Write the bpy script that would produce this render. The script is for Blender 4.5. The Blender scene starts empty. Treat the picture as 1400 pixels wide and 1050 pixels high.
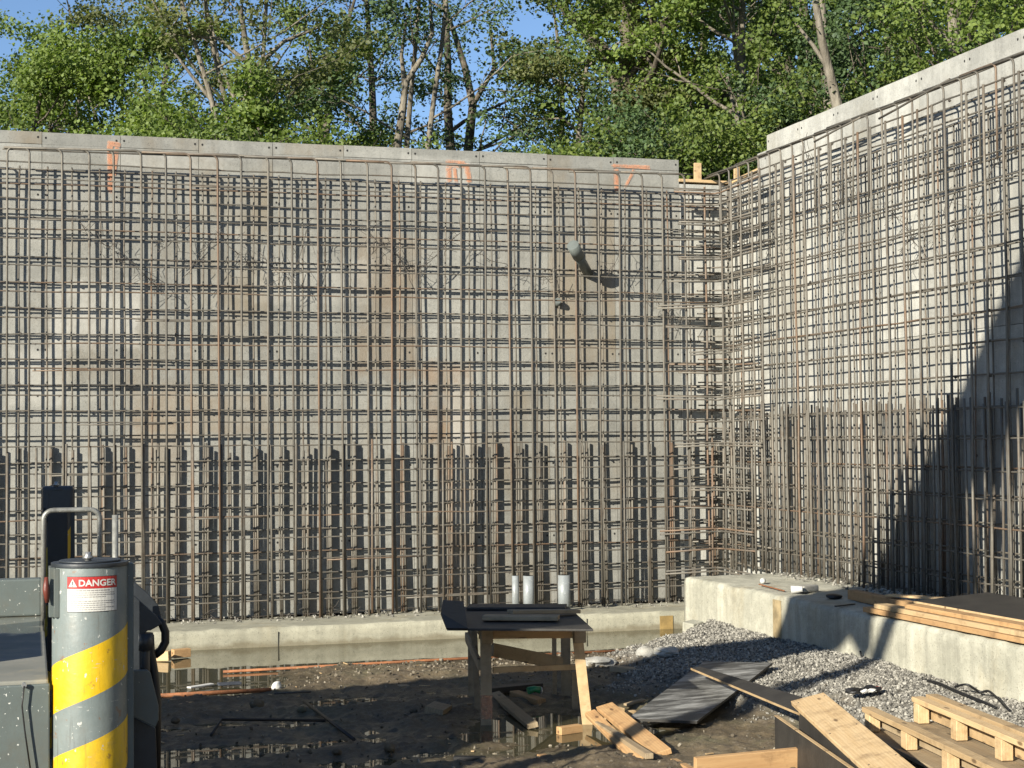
import bpy, bmesh, math, random
import numpy as np
from mathutils import Vector, Matrix, Quaternion
R = math.radians
random.seed(7); rng = np.random.default_rng(7)
sc = bpy.context.scene
COL = sc.collection

# ------------------------------------------------------------------ camera, sky, sun, exposure
H = 2.3
FPX = 2213.0
yaw, pitch, roll = R(16.6), math.atan(76 / FPX), R(.49)
fw = Vector((math.sin(yaw) * math.cos(pitch), math.cos(yaw) * math.cos(pitch), math.sin(pitch)))
rt = Vector((math.cos(yaw), -math.sin(yaw), 0)); up = rt.cross(fw)
r2 = rt * math.cos(roll) - up * math.sin(roll)
u2 = up * math.cos(roll) + rt * math.sin(roll)
cam = bpy.data.objects.new('camera', bpy.data.cameras.new('camera'))
COL.objects.link(cam)
m = Matrix((r2, u2, -fw)).transposed().to_4x4(); m.translation = Vector((0, 0, H))
cam.matrix_world = m
cam.data.sensor_width = 36; cam.data.lens = FPX / 1400 * 36
cam.data.clip_start = .1; cam.data.clip_end = 3000
sc.camera = cam

SUN = Vector((1.35, 1.0, -.69)).normalized()          # the way the light travels
world = bpy.data.worlds.new('World'); sc.world = world; world.use_nodes = True
wn = world.node_tree.nodes; wl = world.node_tree.links
sky = wn.new('ShaderNodeTexSky'); sky.sky_type = 'NISHITA'; sky.sun_disc = False
sky.sun_elevation = math.asin(-SUN.z); sky.sun_rotation = math.atan2(-SUN.x, -SUN.y)
sky.altitude = 2000; sky.air_density = 1.0; sky.dust_density = .1; sky.ozone_density = 3.0
wl.new(sky.outputs[0], wn['Background'].inputs[0]); wn['Background'].inputs[1].default_value = .072
sun = bpy.data.objects.new('sun', bpy.data.lights.new('sun', 'SUN')); COL.objects.link(sun)
sun.data.energy = 5.0; sun.data.angle = R(.5); sun.data.color = (1, .93, .79)
sun.rotation_mode = 'QUATERNION'; sun.rotation_quaternion = SUN.to_track_quat('-Z', 'Y')
sc.view_settings.view_transform = 'Standard'; sc.view_settings.look = 'None'
sc.view_settings.exposure = 1.15; sc.view_settings.gamma = 1; sc.view_settings.use_curve_mapping = False
sc.render.engine = 'CYCLES'
sc.cycles.max_bounces = 6; sc.cycles.transparent_max_bounces = 12

# the place's own planes: the back wall is Y = 20.1, the side wall is X = 9.09, water is z = 0
def ray(x, y): return fw + r2 * ((x - 700) / FPX) - u2 * ((y - 525) / FPX)
CP = Vector((0, 0, H))
def oX(x, y, X): d = ray(x, y); return CP + d * (X / d.x)
def oY(x, y, Y): d = ray(x, y); return CP + d * (Y / d.y)
def oZ(x, y, Z): d = ray(x, y); return CP + d * ((Z - H) / d.z)

# ------------------------------------------------------------------ material helpers
def newmat(name):
    m = bpy.data.materials.new(name); m.use_nodes = True
    nt = m.node_tree; return m, nt, nt.nodes, nt.links, nt.nodes['Principled BSDF']
def N(nt, t, **kw):
    n = nt.nodes.new(t)
    for k, v in kw.items():
        if k in n.inputs: n.inputs[k].default_value = v
        else: setattr(n, k, v)
    return n
def coords(nt, kind='Object', scale=(1, 1, 1)):
    tc = N(nt, 'ShaderNodeTexCoord'); mp = N(nt, 'ShaderNodeMapping')
    mp.inputs['Scale'].default_value = scale
    nt.links.new(tc.outputs[kind], mp.inputs['Vector']); return mp.outputs[0]
def geo(nt, scale=(1, 1, 1)):
    g = N(nt, 'ShaderNodeNewGeometry'); mp = N(nt, 'ShaderNodeMapping'); mp.inputs['Scale'].default_value = scale
    nt.links.new(g.outputs['Position'], mp.inputs['Vector']); return mp.outputs[0]
def noise(nt, vec, scale, detail=5, rough=.6, lo=.35, hi=.65):
    n = N(nt, 'ShaderNodeTexNoise'); n.inputs['Scale'].default_value = scale
    n.inputs['Detail'].default_value = detail; n.inputs['Roughness'].default_value = rough
    nt.links.new(vec, n.inputs['Vector'])
    r = N(nt, 'ShaderNodeMapRange'); r.inputs['From Min'].default_value = lo; r.inputs['From Max'].default_value = hi
    nt.links.new(n.outputs[0], r.inputs['Value']); return r.outputs[0]
def mix(nt, fac, a, b, mode='MIX'):
    x = N(nt, 'ShaderNodeMix', data_type='RGBA', blend_type=mode)
    for i, v in ((0, fac), (6, a), (7, b)):
        if hasattr(v, 'is_linked'): nt.links.new(v, x.inputs[i])
        elif i == 0: x.inputs[0].default_value = v
        else: x.inputs[i].default_value = (*v, 1)
    return x.outputs[2]
def mth(nt, op, a, b=None, c=None):
    x = N(nt, 'ShaderNodeMath', operation=op)
    for i, v in enumerate((a, b, c)):
        if v is None: continue
        if hasattr(v, 'is_linked'): nt.links.new(v, x.inputs[i])
        else: x.inputs[i].default_value = v
    return x.outputs[0]
def bump(nt, b, h, strength=.3, dist=.01):
    x = N(nt, 'ShaderNodeBump'); x.inputs['Strength'].default_value = strength; x.inputs['Distance'].default_value = dist
    nt.links.new(h, x.inputs['Height']); nt.links.new(x.outputs[0], b.inputs['Normal'])

def sc_(c, k=.61): return tuple(v * k for v in c)
def concrete(name, base, light, stain, stain_lo=.52, streak=.5, rnd=0.0, rough=.85, wet=None, patches=()):
    base, light, stain = sc_(base), sc_(light), sc_(stain)
    m, nt, n, l, b = newmat(name)
    g = geo(nt)
    c = mix(nt, noise(nt, g, 1.3), base, light)
    c = mix(nt, mth(nt, 'MULTIPLY', noise(nt, geo(nt, (5, 5, .35)), 1.6, 6, .65, .45, .75), streak), c, tuple(v * .62 for v in base))
    c = mix(nt, mth(nt, 'MULTIPLY', noise(nt, geo(nt, (1.2, 1.2, .5)), 1.1, 5, .65, stain_lo, stain_lo + .16), .55), c, stain)
    c = mix(nt, mth(nt, 'MULTIPLY', noise(nt, g, 38, 3, .7, .56, .72), .4), c, tuple(v * .45 for v in base))
    c = mix(nt, mth(nt, 'MULTIPLY', noise(nt, g, 9, 6, .7, .5, .8), .4), c, tuple(min(.8, v * 1.35) for v in light))
    c = mix(nt, mth(nt, 'MULTIPLY', noise(nt, geo(nt, (1, 1, 1.6)), 3.4, 8, .75, .5, .62), .32), c, tuple(v * .6 for v in base))
    c = mix(nt, mth(nt, 'MULTIPLY', noise(nt, g, 75, 2, .5, .64, .70), .6), c, tuple(v * .25 for v in base))
    if rnd:
        oi = N(nt, 'ShaderNodeObjectInfo')
        f = mth(nt, 'ADD', mth(nt, 'MULTIPLY', oi.outputs['Random'], rnd), 1 - rnd * .6)
        cc = N(nt, 'ShaderNodeCombineColor'); [l.new(f, cc.inputs[i]) for i in range(3)]
        c = mix(nt, 1.0, c, cc.outputs[0], 'MULTIPLY')
        r2_ = mth(nt, 'FRACT', mth(nt, 'MULTIPLY', oi.outputs['Random'], 17.3))
        f2 = mth(nt, 'MULTIPLY', mth(nt, 'MULTIPLY', mth(nt, 'GREATER_THAN', r2_, .72), noise(nt, geo(nt, (1, 1, .6)), 1.8, 5, .6, .45, .68)), .7)
        c = mix(nt, f2, c, stain)
    for (px_, pz_, rx_, rz_, col_, amt_) in patches:
        sp_ = N(nt, 'ShaderNodeSeparateXYZ'); l.new(g, sp_.inputs[0])
        dx_ = mth(nt, 'ABSOLUTE', mth(nt, 'DIVIDE', mth(nt, 'SUBTRACT', sp_.outputs[0], px_), rx_)); dz_ = mth(nt, 'ABSOLUTE', mth(nt, 'DIVIDE', mth(nt, 'SUBTRACT', sp_.outputs[2], pz_), rz_))
        mm_ = mth(nt, 'MAXIMUM', dx_, dz_); q_ = mth(nt, 'ADD', mm_, mth(nt, 'MULTIPLY', noise(nt, g, 4, 6, .7, .3, .7), .35))
        f_ = N(nt, 'ShaderNodeMapRange'); f_.inputs['From Min'].default_value = 1.22; f_.inputs['From Max'].default_value = 1.0; l.new(q_, f_.inputs['Value'])
        c = mix(nt, mth(nt, 'MULTIPLY', mth(nt, 'MULTIPLY', f_.outputs[0], amt_), noise(nt, g, 2.2, 6, .65, .25, .6)), c, sc_(col_))
    if wet:
        sep = N(nt, 'ShaderNodeSeparateXYZ'); l.new(g, sep.inputs[0])
        h = mth(nt, 'ADD', sep.outputs[2], mth(nt, 'MULTIPLY', noise(nt, g, 5, 4), -.05))
        f = N(nt, 'ShaderNodeMapRange'); f.inputs['From Min'].default_value = wet; f.inputs['From Max'].default_value = wet - .05
        l.new(h, f.inputs['Value'])
        c = mix(nt, mth(nt, 'MULTIPLY', f.outputs[0], .6), c, tuple(v * .5 for v in stain))
    l.new(c, b.inputs['Base Color']); b.inputs['Roughness'].default_value = rough
    bump(nt, b, noise(nt, g, 30, 8, .75, .2, .8), .35, .008)
    return m

def wood(name, a, bcol, dark, dirt=.3):
    a, bcol, dark = sc_(a, .74), sc_(bcol, .74), sc_(dark, .65)
    m, nt, n, l, b = newmat(name)
    o = coords(nt, 'Object', (.9, 9, 9)); oi = N(nt, 'ShaderNodeObjectInfo')
    ad = N(nt, 'ShaderNodeVectorMath', operation='ADD'); l.new(o, ad.inputs[0]); l.new(oi.outputs['Location'], ad.inputs[1])
    c = mix(nt, noise(nt, ad.outputs[0], 2.2, 6, .65, .3, .7), a, bcol)
    w = N(nt, 'ShaderNodeTexWave', wave_type='BANDS', bands_direction='Y'); w.inputs['Scale'].default_value = 1.6
    w.inputs['Distortion'].default_value = 5; w.inputs['Detail'].default_value = 3; l.new(ad.outputs[0], w.inputs['Vector'])
    c = mix(nt, mth(nt, 'MULTIPLY', w.outputs['Fac'], .2), c, dark)
    c = mix(nt, mth(nt, 'MULTIPLY', noise(nt, geo(nt), 6, 5, .7, .5, .75), dirt), c, tuple(v * .5 for v in dark))
    k = N(nt, 'ShaderNodeTexVoronoi'); k.inputs['Scale'].default_value = 1; 
    o2 = coords(nt, 'Object', (3.2, 9, 9)); l.new(o2, k.inputs['Vector'])
    kn = N(nt, 'ShaderNodeMapRange'); kn.inputs['From Min'].default_value = .16; kn.inputs['From Max'].default_value = .08
    l.new(k.outputs['Distance'], kn.inputs['Value'])
    c = mix(nt, mth(nt, 'MULTIPLY', kn.outputs[0], .8), c, tuple(v * .35 for v in dark))
    hs = mth(nt, 'ADD', mth(nt, 'MULTIPLY', oi.outputs['Random'], .35), .8)
    cc = N(nt, 'ShaderNodeCombineColor'); [l.new(hs, cc.inputs[i]) for i in range(3)]
    c = mix(nt, 1.0, c, cc.outputs[0], 'MULTIPLY')
    l.new(c, b.inputs['Base Color']); b.inputs['Roughness'].default_value = .75
    bump(nt, b, noise(nt, ad.outputs[0], 12, 4), .25, .004)
    return m

def simple(name, col, rough=.6, metal=0, var=.25, scale=8, bmp=.15, spec=None, chips=None):
    col = sc_(col, .64)
    m, nt, n, l, b = newmat(name)
    g = geo(nt)
    c = mix(nt, noise(nt, g, scale, 5, .65, .35, .7), tuple(v * (1 - var) for v in col), tuple(min(.9, v * (1 + var)) for v in col))
    if chips:
        c = mix(nt, noise(nt, g, 70, 4, .55, .69, .70), c, chips)
        c = mix(nt, mth(nt, 'MULTIPLY', noise(nt, g, 4, 8, .75, .5, .68), .4), c, (.10, .085, .06))
        c = mix(nt, mth(nt, 'MULTIPLY', noise(nt, geo(nt, (1, 1, .3)), 20, 5, .6, .55, .8), .35), c, (.09, .085, .07))
    l.new(c, b.inputs['Base Color']); b.inputs['Roughness'].default_value = rough; b.inputs['Metallic'].default_value = metal
    if spec is not None: b.inputs['Specular IOR Level'].default_value = spec
    bump(nt, b, noise(nt, g, scale * 6, 4), bmp, .004)
    return m

M = {}
BR_ = (.30, .215, .13); LT_ = (.62, .61, .56)
M['panel'] = concrete('form_panel_face', (.335, .335, .305), (.42, .415, .375), (.28, .225, .15), .56, .55, rnd=.26, patches=[
    (4.35, 4.0, .42, .95, BR_, .5), (5.15, 2.75, .35, .55, (.33, .21, .12), .6), (5.25, 1.3, .30, 1.1, BR_, .6), (2.1, 2.65, .9, .27, BR_, .5), (1.5, 1.9, .35, 1.2, BR_, .4), (6.75, 3.9, .25, 1.0, (.36, .29, .2), .5),
    (.75, 3.85, .55, .42, LT_, .8), (.1, 3.1, .35, .35, LT_, .5), (3.4, 4.3, .8, .30, LT_, .35), (5.0, 5.7, .5, .25, LT_, .6), (5.3, 2.1, .14, 1.0, LT_, .7), (1.6, 5.75, .7, .10, LT_, .5)])
M['wallconc'] = concrete('side_wall_face', (.47, .468, .43), (.60, .595, .545), (.36, .34, .28), .55, .6, rnd=.30)
M['footing'] = concrete('footing_concrete', (.41, .395, .30), (.55, .53, .41), (.34, .27, .14), .54, .6, wet=.05)
M['block'] = concrete('rough_footing', (.47, .46, .37), (.68, .66, .54), (.40, .33, .19), .52, .75)
M['seam'] = simple('dark_seam', (.04, .04, .036), .9)
M['hole'] = simple('tie_hole', (.015, .015, .015), .95)
M['stonegrey'] = concrete('rubble', (.42, .41, .37), (.6, .59, .54), (.4, .35, .25))

def rebar_mat():
    m, nt, n, l, b = newmat('rebar_steel')
    oi = N(nt, 'ShaderNodeObjectInfo'); g = geo(nt)
    c = mix(nt, oi.outputs['Random'], (.090, .083, .070), (.150, .137, .113))
    r = mth(nt, 'FRACT', mth(nt, 'MULTIPLY', oi.outputs['Random'], 13.7))
    rust = mth(nt, 'MULTIPLY', mth(nt, 'GREATER_THAN', r, .86), noise(nt, geo(nt, (1, 1, 1)), 1.2, 4, .6, .35, .6))
    c = mix(nt, mth(nt, 'MULTIPLY', rust, .55), c, (.17, .085, .038))
    c = mix(nt, mth(nt, 'MULTIPLY', noise(nt, g, 3.5, 5, .7, .5, .72), .6), c, (.115, .075, .044))
    c = mix(nt, mth(nt, 'MULTIPLY', noise(nt, g, 14, 3, .6, .5, .7), .5), c, (.06, .05, .04))
    l.new(c, b.inputs['Base Color']); b.inputs['Roughness'].default_value = .6; b.inputs['Metallic'].default_value = .25
    w = N(nt, 'ShaderNodeTexNoise'); w.inputs['Scale'].default_value = 120; l.new(g, w.inputs['Vector'])
    bump(nt, b, w.outputs[0], .5, .003)
    return m
M['rebar'] = rebar_mat()
M['rust'] = simple('rusty_rod', (.33, .13, .05), .8, 0, .4)
M['wire'] = simple('tie_wire_steel', (.10, .085, .07), .6)
NAIL = simple('nail_head', (.12, .11, .10), .4, .6)
M['wood'] = wood('fresh_lumber', (.56, .39, .20), (.66, .49, .28), (.32, .18, .08), .65)
M['wood_orange'] = wood('orange_lumber', (.52, .30, .13), (.62, .40, .19), (.24, .11, .045), .65)
M['wood_old'] = wood('weathered_lumber', (.33, .24, .14), (.42, .33, .21), (.16, .11, .06), .6)
M['wood_grey'] = wood('grey_lumber', (.33, .25, .15), (.42, .33, .21), (.2, .14, .08), .5)
M['black_ply'] = simple('black_form_plywood', (.042, .038, .033), .6, 0, .35, 4, .2)
M['pvc'] = simple('grey_pipe', (.33, .36, .37), .4, 0, .12, 10, .05, chips=(.75, .75, .72))
M['green_grey'] = simple('sleeve_plastic', (.15, .17, .16), .45, 0, .15)
M['greypaint'] = simple('machine_grey_paint', (.150, .178, .168), .42, 0, .10, 5, .06, chips=(.6, .6, .56))
M['darkpaint'] = simple('dark_machine_paint', (.035, .042, .05), .45, 0, .25, 6, .1)
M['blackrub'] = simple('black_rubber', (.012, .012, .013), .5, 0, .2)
M['railsteel'] = simple('worn_handrail', (.34, .34, .31), .4, .3, .3, 20, .1, chips=(.6, .58, .5))
M['bolt'] = simple('bright_bolt', (.6, .6, .58), .3, .7)
M['white'] = simple('white_scrap', (.75, .74, .7), .7, 0, .08)
M['yellow'] = simple('yellow_tape', (.75, .62, .08), .5)
M['red'] = simple('dull_red', (.35, .06, .04), .5)
M['green'] = simple('green_can', (.03, .28, .12), .35)
M['blue'] = simple('dark_blue_board', (.05, .06, .08), .7)

# ------------------------------------------------------------------ object helpers
def link(name, me, mats, parent=None):
    o = bpy.data.objects.new(name, me); COL.objects.link(o)
    if mats is not None:
        for x in (mats if isinstance(mats, (list, tuple)) else [mats]): me.materials.append(x)
    if parent: o.parent = parent
    return o
def tag(o, label=None, cat=None, group=None, kind=None):
    for k, v in (('label', label), ('category', cat), ('group', group), ('kind', kind)):
        if v: o[k] = v
    return o
def empty(name, loc, label, cat, group=None):
    o = bpy.data.objects.new(name, None); COL.objects.link(o); o.location = loc; o.empty_display_size = .1
    o['label'] = label; o['category'] = cat
    if group: o['group'] = group
    return o
def place(o, parent, loc):                                  # child given in world coordinates
    o.parent = parent; o.location = Vector(loc) - parent.location
    return o

class MB:
    def __init__(s): s.v = []; s.f = []; s.m = []; s.sm = []
    def face(s, ids, mi=0, sm=False): s.f.append(ids); s.m.append(mi); s.sm.append(sm)
    def prism(s, top, vec, mi=0):
        n = len(top); k = len(s.v); vec = Vector(vec)
        s.v += [tuple(p) for p in top] + [tuple(Vector(p) + vec) for p in top]
        s.face(list(range(k, k + n)), mi); s.face(list(range(k + 2 * n - 1, k + n - 1, -1)), mi)
        for i in range(n):
            j = (i + 1) % n; s.face([k + i, k + n + i, k + n + j, k + j], mi)
        return s
    def box(s, a, b, mi=0):
        (x0, y0, z0), (x1, y1, z1) = a, b
        return s.prism([(x0, y0, z1), (x1, y0, z1), (x1, y1, z1), (x0, y1, z1)], (0, 0, z0 - z1), mi)
    def tube(s, pts, r, n=6, mi=0, caps=True, smooth=True):
        pts = [Vector(p) for p in pts]; k0 = len(s.v); rr = r if isinstance(r, (list, tuple)) else [r] * len(pts)
        u = None
        for i, p in enumerate(pts):
            t = (pts[min(i + 1, len(pts) - 1)] - pts[max(i - 1, 0)]).normalized()
            if u is None:
                u = t.cross(Vector((0, 0, 1)));
                if u.length < .1: u = t.cross(Vector((0, 1, 0)))
            u = (u - t * u.dot(t)).normalized(); w = t.cross(u)
            for j in range(n):
                a = 2 * math.pi * j / n; s.v.append(tuple(p + (u * math.cos(a) + w * math.sin(a)) * rr[i]))
        for i in range(len(pts) - 1):
            for j in range(n):
                a = k0 + i * n + j; b = k0 + i * n + (j + 1) % n
                s.face([a, b, b + n, a + n], mi, smooth)
        if caps:
            s.face([k0 + j for j in range(n - 1, -1, -1)], mi)
            e = k0 + (len(pts) - 1) * n; s.face([e + j for j in range(n)], mi)
        return s
    def mesh(s, name, loc=(0, 0, 0)):
        me = bpy.data.meshes.new(name); L = Vector(loc)
        me.from_pydata([tuple(Vector(p) - L) for p in s.v], [], s.f)
        me.polygons.foreach_set('material_index', s.m); me.polygons.foreach_set('use_smooth', s.sm)
        me.update(); return me
    def build(s, name, mats, parent=None, loc=(0, 0, 0), bev=0):
        me = s.mesh(name, loc)
        bm = bmesh.new(); bm.from_mesh(me); bmesh.ops.recalc_face_normals(bm, faces=bm.faces)
        if bev: bmesh.ops.bevel(bm, geom=[e for e in bm.edges if not e.smooth or len(e.link_faces) == 2 and e.calc_face_angle(0) > .6], offset=bev, segments=2, affect='EDGES', profile=.6)
        bm.to_mesh(me); bm.free()
        o = link(name, me, mats)
        if parent: place(o, parent, loc)
        else: o.location = loc
        return o

def npmesh(name, V, F, mats, smooth=False):
    me = bpy.data.meshes.new(name); n = F.shape[1]
    me.vertices.add(len(V)); me.vertices.foreach_set('co', np.asarray(V, np.float32).ravel())
    me.loops.add(F.size); me.loops.foreach_set('vertex_index', F.astype(np.int32).ravel())
    me.polygons.add(len(F)); me.polygons.foreach_set('loop_start', np.arange(0, F.size, n, dtype=np.int32))
    me.polygons.foreach_set('loop_total', np.full(len(F), n, dtype=np.int32))
    me.polygons.foreach_set('use_smooth', np.full(len(F), smooth))
    me.update(calc_edges=True)
    for x in mats: me.materials.append(x)
    return me

def board(name, P0, P1, w, t, mat, tilt=0, parent=None, label=None, cat=None, group=None, top=True, bev=.003):
    """a board from P0 to P1 (centre of its upper face); width w, thickness t, rolled by tilt about its length"""
    P0, P1 = Vector(P0), Vector(P1); x = (P1 - P0).normalized(); y = Vector((0, 0, 1)).cross(x).normalized()
    y = Quaternion(x, tilt) @ y; z = x.cross(y); L = (P1 - P0).length
    b = MB(); b.box((-L / 2, -w / 2, -t), (L / 2, w / 2, 0)); me = b.mesh(name)
    bm = bmesh.new(); bm.from_mesh(me); bmesh.ops.bevel(bm, geom=list(bm.edges), offset=bev, segments=1, affect='EDGES')
    nseg = max(1, int(L / .5)); bm.to_mesh(me); bm.free()
    o = link(name, me, mat)
    mm = Matrix((x, y, z)).transposed().to_4x4(); mm.translation = (P0 + P1) / 2
    if parent:
        o.parent = parent; o.matrix_local = Matrix.Translation(-parent.location) @ mm
    else: o.matrix_world = mm
    if label: tag(o, label, cat, group)
    return o

# ------------------------------------------------------------------ ground
def fbm(X, Y, seed, sc0, octs=4, gain=.5):
    out = np.zeros_like(X, dtype=float); r = np.random.default_rng(seed); amp = 1
    for o in range(octs):
        S = 64; g = r.standard_normal((S, S)); f = 1 / sc0 * 2 ** o
        a = X * f + 11.3 * o; b = Y * f + 5.7 * o
        i = np.floor(a).astype(int); j = np.floor(b).astype(int); u = a - i; v = b - j
        u = u * u * (3 - 2 * u); v = v * v * (3 - 2 * v)
        A = g[i % S, j % S]; B = g[(i + 1) % S, j % S]; C_ = g[i % S, (j + 1) % S]; D = g[(i + 1) % S, (j + 1) % S]
        out += amp * (A * (1 - u) * (1 - v) + B * u * (1 - v) + C_ * (1 - u) * v + D * u * v); amp *= gain
    return out
def sstep(a, b, x): t = np.clip((x - a) / (b - a), 0, 1); return t * t * (3 - 2 * t)
def gravel_mask(X, Y):
    xb = 5.62 + .25 * np.sin(Y * 1.7) - .9 * sstep(15.2, 16.6, Y) + .25 * sstep(13, 11, Y)
    return sstep(-.45, .45, X - xb + .22 * fbm(X, Y, 5, .5, 3)) * sstep(.35, -.25, Y - 15.35 - (X - 5.4) * .95 + .12 * fbm(X, Y, 6, .35, 3))
def pit_height(X, Y):
    n1 = fbm(X, Y, 1, .9, 5, .5); n2 = fbm(X, Y, 2, .16, 4, .6)
    h = .040 + .015 * n1 + .008 * n2 + .006 * fbm(X, Y, 12, .05, 2)
    def blob(cx, cy, rx, ry, d):
        return -d * np.exp(-(((X - cx) / rx) ** 2 + ((Y - cy) / ry) ** 2) ** 1.5)
    h += -.13 * sstep(16.35, 16.9, Y + .12 * fbm(X, Y, 9, 1.2, 3) + .25 * np.exp(-((X - 1.7) / .8) ** 2))
    h += blob(1.3, 16.0, 1.2, 1.1, .10)
    h += blob(1.7, 13.3, 1.3, .30, .04) + blob(1.5, 12.2, 1.0, .35, .045) + blob(2.7, 11.5, 1.0, .3, .045)
    h += blob(2.6, 14.1, .6, .35, .045)
    h += blob(4.15, 12.35, .75, .75, .085) + blob(3.6, 12.1, .5, .2, .05)
    h += -.012 * sstep(3.0, 1.0, X) * sstep(15.5, 11, Y)
    gm = gravel_mask(X, Y)
    top = .16 + .06 * np.exp(-((X - 7.4) / .9) ** 2) - .10 * sstep(12.5, 10, Y) * sstep(6.0, 8, X) - .12 * sstep(12.6, 10.5, Y) * (1 - sstep(6, 7.5, X))
    h = h * (1 - gm) + (top + .012 * n1 + .006 * n2) * gm
    return h
def land_height(X, Y):
    inside = (X < 9.25) & (Y < 20.25)
    d = np.maximum(np.maximum(X - 9.35, Y - 20.4), 0)
    out = 5.45 + .9 * sstep(6, 14, X) * sstep(26, 12, Y) + .05 * np.minimum(d, 60) + .35 * fbm(X, Y, 3, 9, 3) * sstep(3, 9, d)
    return np.where(inside, np.where((Y > 18.7) | (X > 7.6), -.15, pit_height(X, Y)), out)
def axis(lo, a, b, hi, step, nc):
    c1 = a - np.geomspace(.3, a - lo, nc)[::-1]; c2 = b + np.geomspace(.15, hi - b, nc)
    return np.concatenate([c1, np.arange(a, b, step), c2])
ax = axis(-500, -1.0, 7.7, 500, .026, 34); ay = axis(-500, 9.0, 18.7, 500, .026, 34)
ax = np.sort(np.concatenate([ax[(ax < 9.1) | (ax > 9.4)], [9.12, 9.2, 9.3]])); ay = np.sort(np.concatenate([ay[(ay < 20.0) | (ay > 20.5)], [20.02, 20.2, 20.32]]))
GX, GY = np.meshgrid(ax, ay, indexing='ij')
GZ = land_height(GX, GY)
nx, ny = GX.shape; idx = np.arange(nx * ny).reshape(nx, ny)
F = np.stack([idx[:-1, :-1], idx[1:, :-1], idx[1:, 1:], idx[:-1, 1:]], -1).reshape(-1, 4)

def mud_mat():
    m, nt, n, l, b = newmat('wet_mud'); g = geo(nt)
    at = N(nt, 'ShaderNodeAttribute'); at.attribute_name = 'gravel'
    c = mix(nt, noise(nt, g, 1.6, 6, .6, .35, .65), (.082, .060, .033), (.13, .098, .055))
    c = mix(nt, mth(nt, 'MULTIPLY', noise(nt, g, 1.1, 5, .6, .5, .68), .7), c, (.085, .085, .04))
    c = mix(nt, mth(nt, 'MULTIPLY', noise(nt, g, 45, 4, .7, .52, .62), .55), c, (.19, .16, .12))
    c = mix(nt, mth(nt, 'MULTIPLY', noise(nt, g, 9, 6, .7, .5, .7), .6), c, (.055, .045, .032))
    sep = N(nt, 'ShaderNodeSeparateXYZ'); l.new(g, sep.inputs[0])
    wet = N(nt, 'ShaderNodeMapRange'); wet.inputs['From Min'].default_value = .045; wet.inputs['From Max'].default_value = .0
    l.new(mth(nt, 'ADD', sep.outputs[2], mth(nt, 'MULTIPLY', noise(nt, g, 4, 4), -.015)), wet.inputs['Value'])
    c = mix(nt, mth(nt, 'MULTIPLY', wet.outputs[0], .55), c, (.05, .043, .028))
    c = mix(nt, at.outputs['Fac'], c, (.17, .16, .14))
    gr = N(nt, 'ShaderNodeMapRange'); gr.inputs['From Min'].default_value = 3.5; gr.inputs['From Max'].default_value = 4.5
    l.new(sep.outputs[2], gr.inputs['Value'])
    c = mix(nt, gr.outputs[0], c, (.07, .06, .03))
    l.new(c, b.inputs['Base Color'])
    rg = N(nt, 'ShaderNodeMapRange'); rg.inputs['To Min'].default_value = .85; rg.inputs['To Max'].default_value = .35
    l.new(wet.outputs[0], rg.inputs['Value']); l.new(rg.outputs[0], b.inputs['Roughness'])
    bump(nt, b, noise(nt, g, 40, 8, .75, .2, .8), .6, .015)
    return m
M['mud'] = mud_mat()
gm = npmesh('ground', np.stack([GX, GY, GZ], -1).reshape(-1, 3), F, [M['mud']], True)
at = gm.attributes.new('gravel', 'FLOAT', 'POINT'); at.data.foreach_set('value', (gravel_mask(GX, GY) * (GX < 9) * (GX > 0)).ravel().astype(np.float32))
tag(link('ground', gm, None), 'churned wet brown mud of the pit floor and the land beyond', None, None, 'structure')

def water_mat():
    m, nt, n, l, b = newmat('puddle_water')
    b.inputs['Base Color'].default_value = (.055, .05, .028, 1); b.inputs['Roughness'].default_value = .015
    b.inputs['IOR'].default_value = 1.4; b.inputs['Specular IOR Level'].default_value = .75
    g = geo(nt)
    bump(nt, b, noise(nt, g, 2.5, 3, .5, .2, .8), .02, .01)
    return m
M['water'] = water_mat()
w = MB(); w.prism([(-14, 2, 0), (8.2, 2, 0), (8.2, 18.8, 0), (-14, 18.8, 0)], (0, 0, -.005))
tag(w.build('water', M['water']), 'murky still puddle water reflecting the footing and rebar', None, None, 'structure')

# ------------------------------------------------------------------ walls of form panels
PW = .9245
def panel_mesh(name, w, z0, z1, axis_, holes, face, mi_seam=None):
    """panel standing on the wall plane, local origin at its lower left front corner"""
    b = MB(); g = .003; h = z1 - z0
    if axis_ == 'x': b.box((g, 0, 0), (w - g, .06, h - .004))
    else: b.box((0, g, 0), (.06, w - g, h - .004))
    for (u, z) in holes:
        zz = z - z0
        if not (0.02 < zz < h - .02): continue
        ring = []
        for k in range(8):
            a = 2 * math.pi * k / 8
            if axis_ == 'x': ring.append((u + .013 * math.cos(a), -.0015, zz + .015 * math.sin(a)))
            else: ring.append((-.0015, u + .013 * math.cos(a), zz + .015 * math.sin(a)))
        b.prism(ring, (0, .003, 0) if axis_ == 'x' else (.003, 0, 0), 1)
    return b
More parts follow.
